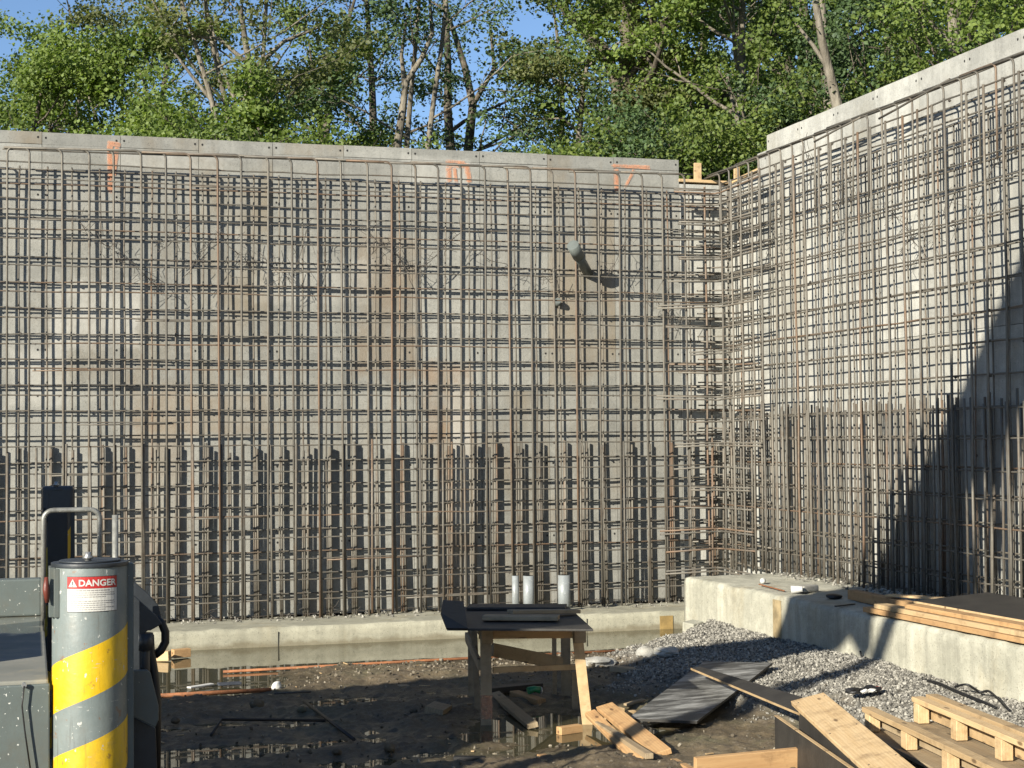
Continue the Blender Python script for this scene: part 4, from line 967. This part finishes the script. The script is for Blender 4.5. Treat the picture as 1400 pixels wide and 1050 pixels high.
# fine print as unreadable dashes
rr = random.Random(5); lh = (zM - zB) / 11.0
for row in range(10):
    zc = zM - lh * (row + 1.05)
    if row in (4,): continue
    u = U0 + (.012 if row else .035); end = U1 - (.010 if row not in (3, 7, 9) else .05)
    if row == 0: end = U1 - .035
    while u < end:
        wd = rr.uniform(.004, .013); patch(b, u, min(u + wd, end), zc - .0011, zc + (.0014 if row else .0024), .0026, 2, 3); u += wd + .0028
o = b.build('sticker_face', [Sw, Sr, flatc('fine_print', (.22, .21, .2))], None, (JX, JY, 1.838)); o.parent = j1; o.location = (0, 0, 0)
def curved_text(txt, u0, u1, z0, z1, mat, name):
    cu = bpy.data.curves.new('txt', 'FONT'); cu.body = txt; cu.size = 1; cu.offset = .03; cu.space_character = 1.02
    to = bpy.data.objects.new('txt', cu); COL.objects.link(to); dg = bpy.context.evaluated_depsgraph_get(); dg.update()
    me = bpy.data.meshes.new_from_object(to.evaluated_get(dg)); bpy.data.objects.remove(to)
    co = np.array([v.co[:] for v in me.vertices]); mn, mx = co.min(0), co.max(0)
    for v in me.vertices:
        u = u0 + (v.co.x - mn[0]) / (mx[0] - mn[0]) * (u1 - u0); z = z0 + (v.co.y - mn[1]) / (mx[1] - mn[1]) * (z1 - z0)
        p = curve_pt(u, z, .0030); v.co = (p[0] - JX, p[1] - JY, p[2] - 1.838)
    me.materials.clear(); o = link(name, me, mat); o.parent = j1; return o
curved_text('DANGER', px_u(104.6), px_u(152.2), zt(801), zt(791.8), Sw, 'danger_lettering')
def tri(u0, u1, z0, z1, off):
    n = 6; b = MB()
    k = len(b.v)
    for i in range(n + 1):
        t = i / n; b.v.append(curve_pt(u0 + (u1 - u0) * t, z0, off)); b.v.append(curve_pt(u0 + (u1 - u0) * t, z0 + (z1 - z0) * (1 - abs(2 * t - 1)), off))
    for i in range(n): b.face([k + 2 * i, k + 2 * i + 2, k + 2 * i + 3, k + 2 * i + 1])
    return b
ua, ub = px_u(91.8), px_u(102.3); b = tri(ua, ub, zt(801.8), zt(791), .0030); um = (ua + ub) / 2
o = b.build('warning_triangle', Sw, None, (JX, JY, 1.838)); o.parent = j1; o.location = (0, 0, 0)
b = MB(); patch(b, um - .0018, um + .0018, zt(799), zt(794), .0036, 0, 2); patch(b, um - .0018, um + .0018, zt(801), zt(799.7), .0036, 0, 2)
o = b.build('exclamation_mark', Sb, None, (JX, JY, 1.838)); o.parent = j1; o.location = (0, 0, 0)
# deck
def deck_mat():
    m, nt, n, l, b = newmat('muddy_deck'); g = geo(nt)
    c = mix(nt, noise(nt, g, 3, 6, .65, .35, .65), (.14, .145, .125), (.21, .205, .175))
    c = mix(nt, mth(nt, 'MULTIPLY', noise(nt, g, 5, 5, .6, .52, .7), .7), c, (.28, .25, .18))
    l.new(c, b.inputs['Base Color'])
    sp = N(nt, 'ShaderNodeSeparateXYZ'); l.new(g, sp.inputs[0])
    w_ = N(nt, 'ShaderNodeMapRange'); w_.inputs['From Min'].default_value = 8.1; w_.inputs['From Max'].default_value = 8.3
    l.new(mth(nt, 'ADD', sp.outputs[1], mth(nt, 'MULTIPLY', noise(nt, g, 4, 3), .25)), w_.inputs['Value'])
    rgh = N(nt, 'ShaderNodeMapRange'); rgh.inputs['To Min'].default_value = .7; rgh.inputs['To Max'].default_value = .05
    l.new(w_.outputs[0], rgh.inputs['Value']); l.new(rgh.outputs[0], b.inputs['Roughness'])
    return m
zd = 1.40
b = MB(); b.box((-2.6, 6.47, 1.33), (.07, 9.0, zd)); b.build('deck', deck_mat(), tk, (0, 7, 1.4), .008)
b = MB(); b.box((-2.6, 6.45, .45), (.075, 6.50, 1.385)); fp = b.build('side_skirt', M['greypaint'], tk, (0, 6, 1), .006)
b = MB(); qb = oY(33, 936, 6.45); b.tube([qb, qb + Vector((0, -.02, 0))], .010, 8); o = b.build('bolt', M['bolt'], None, qb); o.parent = fp; o.location = qb - Vector((0, 6, 1))
b = MB(); b.box((-2.6, 8.85, zd + .002), (.06, 8.95, zd + .195)); b.build('deck_lip', M['greypaint'], tk, (0, 9.8, 1.5), .01)
# U shaped handrail and its neighbour post
def onz(px, py, Y_): return oY(px, py, Y_)
hy = 8.7
pa, pb_ = onz(59.5, 698, hy), onz(136.5, 700, hy); rd = .05
pts = [Vector((pa.x, hy, zd)), Vector((pa.x, hy, pa.z - rd))] + [Vector((pa.x + rd * (1 - math.cos(a)), hy, pa.z - rd + rd * math.sin(a))) for a in np.linspace(.25, 1.57, 6)]
pts += [Vector((pb_.x - rd * (1 - math.cos(a)), hy, pa.z - rd + rd * math.sin(a))) for a in np.linspace(1.57, .25, 6)] + [Vector((pb_.x, hy, pa.z - rd)), Vector((pb_.x, hy, .9))]
b = MB(); b.tube(pts, .0135, 10); b.build('handrail', M['railsteel'], tk, (pa.x, hy, zd))
pc = onz(157.5, 704, hy - .3); b = MB(); b.tube([(pc.x, hy - .3, pc.z), (pc.x, hy - .3, .9)], .0155, 10); b.build('handrail', M['railsteel'], tk, (pc.x, hy, zd))
# red handle hanging at the jack's left
b = MB(); q = oY(64.5, 800, 6.42); b.tube([oY(63.5, 789, 6.42), oY(63, 806, 6.42), oY(64.5, 824, 6.42)], [.007, .013, .008], 10); b.build('red_handle', simple('oxide_handle', (.16, .035, .02), .5), tk, q)
# dark linkage, arm and hose right of the jack
Yk = 6.95
def plate(pix, Y0, th, mat, name, bev=.004):
    b = MB(); P = [oY(x_, y_, Y0) for x_, y_ in pix]; b.prism(P, (0, th, 0)); return b.build(name, mat, tk, P[0], bev)
plate([(172, 792), (181, 793), (205, 814), (217, 828), (221, 845), (214, 858), (206, 846), (190, 845), (190, 917), (172, 917)], Yk, .05, M['darkpaint'], 'linkage_plate')
plate([(174, 815), (183, 814), (214, 842), (222, 853), (206, 862), (202, 862), (196, 868), (196, 930), (174, 930)], Yk - .12, .04, M['darkpaint'], 'linkage_plate')
hp = [oY(x_, y_, Yk - .02) for x_, y_ in ((212, 846), (221, 852), (226, 864), (226, 878), (220, 889), (211, 896))]
b = MB(); b.tube(hp, .018, 10); b.build('hose', M['blackrub'], tk, hp[0])
hp = [oY(x_, y_, Yk - .05) for x_, y_ in ((204, 868), (205, 890), (210, 920), (214, 960), (213, 1060))]
b = MB(); b.tube(hp, .020, 10); b.build('hose', M['blackrub'], tk, hp[0])
hp = [oY(x_, y_, Yk - .1) for x_, y_ in ((198, 872), (197, 900), (198, 1060))]
b = MB(); b.tube(hp, .024, 10); b.tube([hp[0] + Vector((0, 0, .02)), hp[0] + Vector((0, 0, -.05))], .034, 10); b.build('hydraulic_cylinder', M['darkpaint'], tk, hp[0])
plate([(172, 917), (201, 916), (206, 920), (217, 965), (217, 984), (212, 995), (172, 975)], Yk - .25, .03, M['greypaint'], 'step_plate')
plate([(172, 975), (213, 996), (216, 1080), (172, 1080)], Yk - .2, .2, M['darkpaint'], 'step_plate')
# hose hanging on the deck skirt
b = MB(); hp = [oY(x_, y_, 6.43) for x_, y_ in ((33, 938), (30, 965), (34, 1000), (42, 1055))]; b.tube(hp, .0035, 6); b.build('wire', M['blackrub'], tk, hp[0])
# unseen truck body at left; boom, hose and box added to throw shadows
b = MB(); b.box((-3.2, 3.2, .55), (-1.3, 13.2, 1.30)); b.build('chassis', M['darkpaint'], tk, (-2, 8, 1), .03)
b = MB(); b.box((-1.25, 6.75, zd + .004), (-.52, 7.9, 1.70)); b.build('deck_shade_box', M['darkpaint'], tk, (-1, 7, zd), .02)  # unseen box added only to cast shade on the deck
for yy in (4.2, 5.5, 11.0, 12.3):
    for xx in (-3.25, -1.55):
        b = MB(); b.tube([(xx, yy, .5), (xx + .3, yy, .5)], .5, 28); b.build('wheel', M['blackrub'], tk, (xx, yy, .5), .03)
sil = [(12.05, 1.4), (11.75, 2.09), (10.94, 2.72), (10.15, 3.28), (9.53, 3.82), (8.47, 4.79), (7.75, 5.55), (7.42, 6.0), (7.37, 6.81), (7.12, 7.16), (6.87, 7.49), (6.24, 8.14), (5.73, 8.67), (5.11, 9.39), (4.4, 10.22), (3.4, 11.3),
       (3.2, 9.9), (4.46, 8.37), (4.66, 8.09), (5.29, 7.69), (5.32, 6.84), (5.80, 6.05), (5.86, 5.62), (6.08, 5.80), (6.35, 5.64), (6.65, 5.54), (6.83, 5.18), (6.93, 4.86), (6.85, 4.47), (7.39, 3.95), (7.4, 3.4), (7.18, 2.86), (6.9, 1.4)]
b = MB(); P = [Vector((-3.12, y_, z_)) for y_, z_ in sil]; b.prism(P, (.24, 0, 0)); b.build('boom_shadow_caster', M['greypaint'], tk, (-3, 8, 4))  # flat unseen silhouette, outline traced back from the shadow on pit and wall
hp = [Vector((-3, y_, z_)) for y_, z_ in ((6.3, 2.6), (6.02, 3.95), (5.83, 4.74), (5.62, 5.3), (5.68, 5.61), (5.40, 6.02), (5.12, 6.85), (4.65, 8.16), (4.4, 8.9))]
b = MB(); b.tube(hp, .10, 12); b.build('hose_shadow_caster', M['blackrub'], tk, hp[0])  # unseen tube added to cast the thin shadow stripe

# ------------------------------------------------------------------ trees
def leaf_mat(name, a, c_, trans=.45):
    m, nt, n, l, b = newmat(name); g = N(nt, 'ShaderNodeNewGeometry'); oi = N(nt, 'ShaderNodeObjectInfo')
    c = mix(nt, g.outputs['Random Per Island'], a, c_)
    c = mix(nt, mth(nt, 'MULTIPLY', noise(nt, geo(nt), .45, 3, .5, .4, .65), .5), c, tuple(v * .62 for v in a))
    n.remove(b); d = N(nt, 'ShaderNodeBsdfDiffuse'); t = N(nt, 'ShaderNodeBsdfTranslucent'); gl = N(nt, 'ShaderNodeBsdfGlossy'); gl.inputs['Roughness'].default_value = .6
    gl.inputs['Color'].default_value = (.9, .95, 1, 1)
    l.new(c, d.inputs[0]); l.new(mix(nt, 1.0, c, (1.0, 1.15, .5), 'MULTIPLY'), t.inputs[0])
    m1 = N(nt, 'ShaderNodeMixShader'); m1.inputs[0].default_value = trans; l.new(d.outputs[0], m1.inputs[1]); l.new(t.outputs[0], m1.inputs[2])
    m2 = N(nt, 'ShaderNodeMixShader'); m2.inputs[0].default_value = .02; l.new(m1.outputs[0], m2.inputs[1]); l.new(gl.outputs[0], m2.inputs[2])
    l.new(m2.outputs[0], n['Material Output'].inputs[0]); return m
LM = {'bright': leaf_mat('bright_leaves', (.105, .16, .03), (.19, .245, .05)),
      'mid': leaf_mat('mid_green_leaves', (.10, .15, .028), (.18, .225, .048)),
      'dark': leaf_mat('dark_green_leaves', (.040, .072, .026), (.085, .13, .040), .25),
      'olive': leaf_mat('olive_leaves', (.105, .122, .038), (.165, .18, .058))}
def bark(name, a, c_):
    m, nt, n, l, b = newmat(name); g = geo(nt, (1, 1, .25))
    c = mix(nt, noise(nt, g, 9, 5, .7, .4, .6), a, c_); c = mix(nt, noise(nt, geo(nt), 1.5, 3, .6, .5, .7), c, tuple(v * .55 for v in a))
    l.new(c, b.inputs['Base Color']); b.inputs['Roughness'].default_value = .9
    bump(nt, b, noise(nt, g, 22, 5), .6, .02); return m
BK = {'pale': bark('pale_bark', (.11, .095, .07), (.19, .17, .135)), 'dark': bark('dark_bark', (.07, .058, .042), (.12, .10, .075))}

def make_leaves(C_, sizes, n_per, leaf, seed, flat):
    """C_: clump centres (k,3); sizes (k,); leaves are folded diamond faces"""
    r = np.random.default_rng(seed); K = len(C_); n = int(K * n_per)
    k = r.integers(0, K, n); d = r.standard_normal((n, 3)); d /= np.linalg.norm(d, axis=1)[:, None]
    rad = r.random(n) ** .45; P = C_[k] + d * (rad * sizes[k])[:, None] * np.array([1, 1, flat])
    P[:, 2] -= .25 * sizes[k] * (np.linalg.norm(d[:, :2], axis=1) * rad) ** 2
    nr = r.standard_normal((n, 3)) * .75 + np.array([-.25, -.35, .75]); nr /= np.linalg.norm(nr, axis=1)[:, None]
    u = np.cross(nr, r.standard_normal((n, 3))); u /= np.linalg.norm(u, axis=1)[:, None]; v = np.cross(nr, u)
    L = leaf * r.uniform(.7, 1.3, n)[:, None]; Wd_ = L * .42
    V = np.stack([P - u * L * .5, P + v * Wd_ - u * L * .05 , P + u * L * .5 - nr * L * .12, P - v * Wd_ - u * L * .05], 1)
    return V.reshape(-1, 3), np.arange(n * 4).reshape(n, 4)
def dirpt(px, D, z): d = ray(px, 603); d.z = 0; d = d / d.dot(Vector((math.sin(yaw), math.cos(yaw), 0))); return Vector((d.x * D, d.y * D, z))
def grow(b, p, d, L, r0, lvl, tips, rnd, spread, upb, maxl=3):
    pts = [p]; rs = [r0]; n = 4; q = Vector(p); dd = Vector(d).normalized()
    for i in range(n):
        dd = (dd + Vector((rnd.gauss(0, .12), rnd.gauss(0, .12), rnd.gauss(0, .08) + upb))).normalized(); q = q + dd * L / n
        pts.append(q.copy()); rs.append(r0 * (1 - .62 * (i + 1) / n))
    b.tube(pts, rs, 6 if lvl < 2 else 4, 0, False)
    if lvl >= maxl: tips += [(pts[2], 1), (pts[3], 1), (pts[4], 1)]; return
    kids = {0: 5, 1: 4, 2: 3}[lvl]
    for k in range(kids):
        t = .35 + .65 * (k + rnd.random()) / kids; i = min(n - 1, int(t * n)); s = pts[i].lerp(pts[i + 1], t * n - i)
        a = Vector((rnd.gauss(0, 1), rnd.gauss(0, 1), rnd.gauss(0, .45))); a = (a - dd * a.dot(dd)).normalized()
        nd = (dd * (1 - spread) + a * spread + Vector((0, 0, .1))).normalized()
        grow(b, s, nd, L * rnd.uniform(.5, .72), rs[i] * .55, lvl + 1, tips, rnd, spread, upb, maxl)
    tips.append((pts[-1], 1))
def tree(px, D, zb, hgt, rt0, lf, bk, label, lean=(0, 0), stems=1, low=.15, width=3.2, n_per=36, leaf=.082, clump=.55, flat=.55, seed=0, dens=1.0, name='tree', forks=None, trunkpts=None):
    base = dirpt(px, D, zb); rnd = random.Random(seed); t_ = empty(name, base, label, 'tree', 'trees of the wood behind the walls')
    if px > 900 and flat == .55: flat = .36
    DF = D - (2.6 if px > 1000 else .2)
    b = MB(); tips = []
    for s in range(stems):
        ln = Vector((lean[0] + (rnd.uniform(-.18, .18) if stems > 1 else 0), lean[1] + (rnd.uniform(-.1, .1) if stems > 1 else 0), 1)).normalized()
        q = base + Vector((rnd.uniform(-.25, .25), rnd.uniform(-.25, .25), -.8)) if stems > 1 else base + Vector((0, 0, -.8)); pts = [q.copy()]; n = 9
        for i in range(n):
            ln = (ln + Vector((rnd.gauss(0, .05), rnd.gauss(0, .05), .03))).normalized(); q = q + ln * (hgt + .8) / n * .92; pts.append(q.copy())
        rs = [rt0 * (1 - .85 * i / n) * (1 if stems == 1 else .75) for i in range(n + 1)]
        b.tube(pts, rs, 9, 0, False)
        nl = int((11 if stems == 1 else 7) * dens)
        for k in range(nl):
            t = low + (1 - low) * (k + rnd.random() * .7) / nl; f = t * n; i = min(n - 1, int(f)); p = pts[i].lerp(pts[i + 1], f - i)
            a = rnd.uniform(0, 2 * math.pi); e = rnd.uniform(.05, .65) + .35 * t
            d = Vector((math.cos(a), math.sin(a), e)); L = width * (1.05 - .55 * t) * rnd.uniform(.7, 1.15)
            grow(b, p, d, L, rs[i] * .45, 1, tips, rnd, .62, .03, 3 if (D < 38 and px > 860) else 2)
        tips.append((pts[-1], 1))
    if trunkpts:
        for pts_, r0, r1 in trunkpts:
            P = [dirpt(x_, DF, 0) for x_, y_ in pts_]
            for k_, (x_, y_) in enumerate(pts_): P[k_].z = H + (601 - y_) * DF / FPX + 0
            b.tube(P, list(np.linspace(r0 * .66, r1 * .6, len(P))), 8, 0, False)
            tips += [(P[-1], 1)]
    b.build('trunk', BK[bk], t_, base)
    C_ = np.array([p[:] for p, s_ in tips]); C_ = C_[C_[:, 2] > zb + hgt * .02]
    r = np.random.default_rng(seed); sizes = clump * r.uniform(.6, 1.25, len(C_))
    # thin out what stands far above anything seen
    keep = (C_[:, 2] < H + 640 * D / FPX + 2.5) | (r.random(len(C_)) < .3); C_ = C_[keep]; sizes = sizes[keep]
    V, F_ = make_leaves(C_, sizes, n_per * (3.1 if px < 500 else 2.5 if px < 860 else 1.9), leaf, seed, flat)
    V = V - np.array(base[:])
    o = link('crown', npmesh('crown', V, F_, [LM[lf]]), None); o.parent = t_
    return len(F_)
tot = 0
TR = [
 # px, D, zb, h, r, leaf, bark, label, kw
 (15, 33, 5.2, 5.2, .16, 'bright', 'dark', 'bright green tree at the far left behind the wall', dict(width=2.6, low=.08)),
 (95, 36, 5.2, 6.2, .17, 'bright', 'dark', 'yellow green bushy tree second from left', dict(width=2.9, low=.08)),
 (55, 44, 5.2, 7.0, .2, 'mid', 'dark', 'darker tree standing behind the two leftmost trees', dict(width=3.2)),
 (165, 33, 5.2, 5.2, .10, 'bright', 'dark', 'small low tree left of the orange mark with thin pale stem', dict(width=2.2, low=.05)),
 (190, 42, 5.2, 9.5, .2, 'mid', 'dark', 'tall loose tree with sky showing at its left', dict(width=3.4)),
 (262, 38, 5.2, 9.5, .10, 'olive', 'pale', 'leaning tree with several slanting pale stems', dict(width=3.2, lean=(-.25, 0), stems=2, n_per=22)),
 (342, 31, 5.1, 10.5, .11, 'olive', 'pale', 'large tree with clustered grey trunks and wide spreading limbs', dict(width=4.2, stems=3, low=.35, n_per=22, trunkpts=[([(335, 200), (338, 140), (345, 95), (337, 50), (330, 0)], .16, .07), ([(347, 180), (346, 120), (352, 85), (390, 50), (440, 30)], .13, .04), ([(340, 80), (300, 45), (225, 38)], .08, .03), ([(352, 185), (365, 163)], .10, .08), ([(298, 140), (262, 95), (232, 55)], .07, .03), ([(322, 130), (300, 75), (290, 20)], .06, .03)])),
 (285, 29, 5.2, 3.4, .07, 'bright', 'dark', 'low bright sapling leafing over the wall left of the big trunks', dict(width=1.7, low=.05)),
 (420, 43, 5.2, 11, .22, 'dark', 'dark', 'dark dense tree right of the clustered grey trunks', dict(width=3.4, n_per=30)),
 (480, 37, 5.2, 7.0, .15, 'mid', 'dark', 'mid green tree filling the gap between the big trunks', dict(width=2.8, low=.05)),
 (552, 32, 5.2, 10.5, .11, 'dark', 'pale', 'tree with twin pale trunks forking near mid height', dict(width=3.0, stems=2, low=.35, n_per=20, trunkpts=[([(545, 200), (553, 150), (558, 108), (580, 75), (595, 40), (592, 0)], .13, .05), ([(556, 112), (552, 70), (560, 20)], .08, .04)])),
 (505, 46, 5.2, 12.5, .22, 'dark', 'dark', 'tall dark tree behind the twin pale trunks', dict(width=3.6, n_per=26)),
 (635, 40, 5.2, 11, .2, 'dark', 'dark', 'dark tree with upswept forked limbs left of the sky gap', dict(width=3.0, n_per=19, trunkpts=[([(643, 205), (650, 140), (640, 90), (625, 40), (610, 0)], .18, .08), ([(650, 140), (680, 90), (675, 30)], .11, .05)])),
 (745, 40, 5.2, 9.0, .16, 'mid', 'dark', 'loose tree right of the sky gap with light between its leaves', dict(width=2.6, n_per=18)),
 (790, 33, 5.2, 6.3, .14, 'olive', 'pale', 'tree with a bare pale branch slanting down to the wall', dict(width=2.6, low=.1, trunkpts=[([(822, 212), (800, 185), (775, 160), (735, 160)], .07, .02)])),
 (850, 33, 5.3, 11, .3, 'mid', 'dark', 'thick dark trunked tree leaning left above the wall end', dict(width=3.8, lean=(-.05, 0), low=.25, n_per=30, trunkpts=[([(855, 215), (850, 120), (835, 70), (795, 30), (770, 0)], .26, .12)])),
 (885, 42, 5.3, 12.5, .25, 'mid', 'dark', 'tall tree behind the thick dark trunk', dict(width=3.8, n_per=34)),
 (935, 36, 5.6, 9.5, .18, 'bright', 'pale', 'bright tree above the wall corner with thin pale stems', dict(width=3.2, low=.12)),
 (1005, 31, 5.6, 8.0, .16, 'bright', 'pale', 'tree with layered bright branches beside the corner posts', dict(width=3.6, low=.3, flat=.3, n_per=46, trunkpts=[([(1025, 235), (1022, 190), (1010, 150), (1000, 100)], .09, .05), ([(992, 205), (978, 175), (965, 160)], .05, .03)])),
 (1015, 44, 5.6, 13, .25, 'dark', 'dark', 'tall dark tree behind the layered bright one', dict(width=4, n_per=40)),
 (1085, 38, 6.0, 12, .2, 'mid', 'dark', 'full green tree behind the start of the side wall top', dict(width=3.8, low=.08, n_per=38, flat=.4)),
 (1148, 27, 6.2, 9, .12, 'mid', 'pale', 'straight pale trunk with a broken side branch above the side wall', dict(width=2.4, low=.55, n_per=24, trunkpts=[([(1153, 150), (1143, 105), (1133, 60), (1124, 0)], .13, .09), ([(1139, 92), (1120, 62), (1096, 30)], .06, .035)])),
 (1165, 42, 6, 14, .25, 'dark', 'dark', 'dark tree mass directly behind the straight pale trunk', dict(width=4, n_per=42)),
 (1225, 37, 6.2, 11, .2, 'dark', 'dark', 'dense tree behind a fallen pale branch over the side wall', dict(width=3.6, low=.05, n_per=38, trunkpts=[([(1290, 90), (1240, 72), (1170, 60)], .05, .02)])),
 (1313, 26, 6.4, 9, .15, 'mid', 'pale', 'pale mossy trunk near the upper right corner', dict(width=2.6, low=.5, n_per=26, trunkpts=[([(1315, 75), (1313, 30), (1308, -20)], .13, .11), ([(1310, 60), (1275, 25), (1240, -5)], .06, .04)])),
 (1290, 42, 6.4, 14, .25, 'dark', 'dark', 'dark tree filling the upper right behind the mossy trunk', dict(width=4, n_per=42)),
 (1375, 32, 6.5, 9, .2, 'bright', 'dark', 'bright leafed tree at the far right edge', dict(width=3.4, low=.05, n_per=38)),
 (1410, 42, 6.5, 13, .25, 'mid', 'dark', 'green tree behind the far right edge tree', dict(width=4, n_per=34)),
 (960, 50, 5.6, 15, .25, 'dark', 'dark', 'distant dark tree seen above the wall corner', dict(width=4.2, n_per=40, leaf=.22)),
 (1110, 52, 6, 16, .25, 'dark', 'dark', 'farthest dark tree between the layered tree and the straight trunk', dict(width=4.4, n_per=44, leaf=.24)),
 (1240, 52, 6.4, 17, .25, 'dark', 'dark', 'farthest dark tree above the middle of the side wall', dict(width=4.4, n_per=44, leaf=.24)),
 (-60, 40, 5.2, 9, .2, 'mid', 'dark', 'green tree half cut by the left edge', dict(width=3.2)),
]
for i, (px, D, zb, h_, r_, lf, bk, lab, kw) in enumerate(TR):
    tot += tree(px, D, zb, h_, r_, lf, bk, lab, seed=100 + i, **kw)
# low shrubs rooted just behind the walls
def shrub(px, D, zb, h_, w_, lf, label, seed):
    base = dirpt(px, D, zb); t_ = empty('shrub', base, label, 'shrub', 'undergrowth behind the walls'); rnd = random.Random(seed); b = MB(); tips = []
    for k in range(9):
        a = rnd.uniform(0, 6.28); d = Vector((math.cos(a) * .6, math.sin(a) * .6, 1)); grow(b, base + Vector((0, 0, -.3)), d, h_ * rnd.uniform(.7, 1.1), .03, 1, tips, rnd, .6, .02, 2)
    b.build('stems', BK['dark'], t_, base)
    C_ = np.array([p[:] for p, s_ in tips]); C_[:, :2] = base[:2] + (C_[:, :2] - np.array(base[:2])) * w_
    sizes = .42 * np.random.default_rng(seed).uniform(.6, 1.3, len(C_)); V, F_ = make_leaves(C_, sizes, 85, .070, seed, .6)
    o = link('foliage', npmesh('foliage', V - np.array(base[:]), F_, [LM[lf]]), None); o.parent = t_
SH = [(30, 27, 'mid', 1.9, 'shrub low at the far left wall top'), (110, 28, 'bright', 1.9, 'shrub left of the first orange mark'), (215, 28, 'bright', 2.4, 'bright shrub right of the first orange mark'),
      (275, 27, 'bright', 2.5, 'bright shrub left of the clustered trunks'), (330, 26, 'bright', 2.0, 'yellow green shrub at the foot of the clustered trunks'), (440, 29, 'bright', 2.4, 'light shrub right of the clustered trunks'),
      (500, 30, 'mid', 2.3, 'shrub left of the twin pale trunks'), (745, 27, 'bright', 1.7, 'rounded light shrub right of the sky gap'), (790, 28, 'mid', 2.0, 'shrub under the bare slanting branch'),
      (860, 28, 'dark', 2.6, 'dark shrub before the thick trunk'), (905, 27, 'mid', 2.4, 'shrub at the right end of the back wall top'), (965, 27, 'mid', 2.2, 'shrub behind the first corner post'), (1015, 27, 'dark', 2.6, 'dark shrub behind the second corner post'),
      (1075, 27, 'mid', 3.0, 'shrub above the low step of the side wall'), (1100, 29, 'dark', 2.2, 'dark shrub left of the straight pale trunk'), (1195, 29, 'dark', 2.4, 'shrub right of the straight pale trunk'), (1245, 27, 'dark', 3.0, 'shrub above the middle of the side wall'),
      (1355, 24, 'bright', 3.0, 'bright shrub over the right end of the side wall')]
for i, (px, D, lf, h_, lab) in enumerate(SH):
    shrub(px, D, 5.2 if px < 1040 else 5.8 + (px - 1040) * .003, h_, 1.15, lf, lab, 500 + i)
print('leaves', tot)
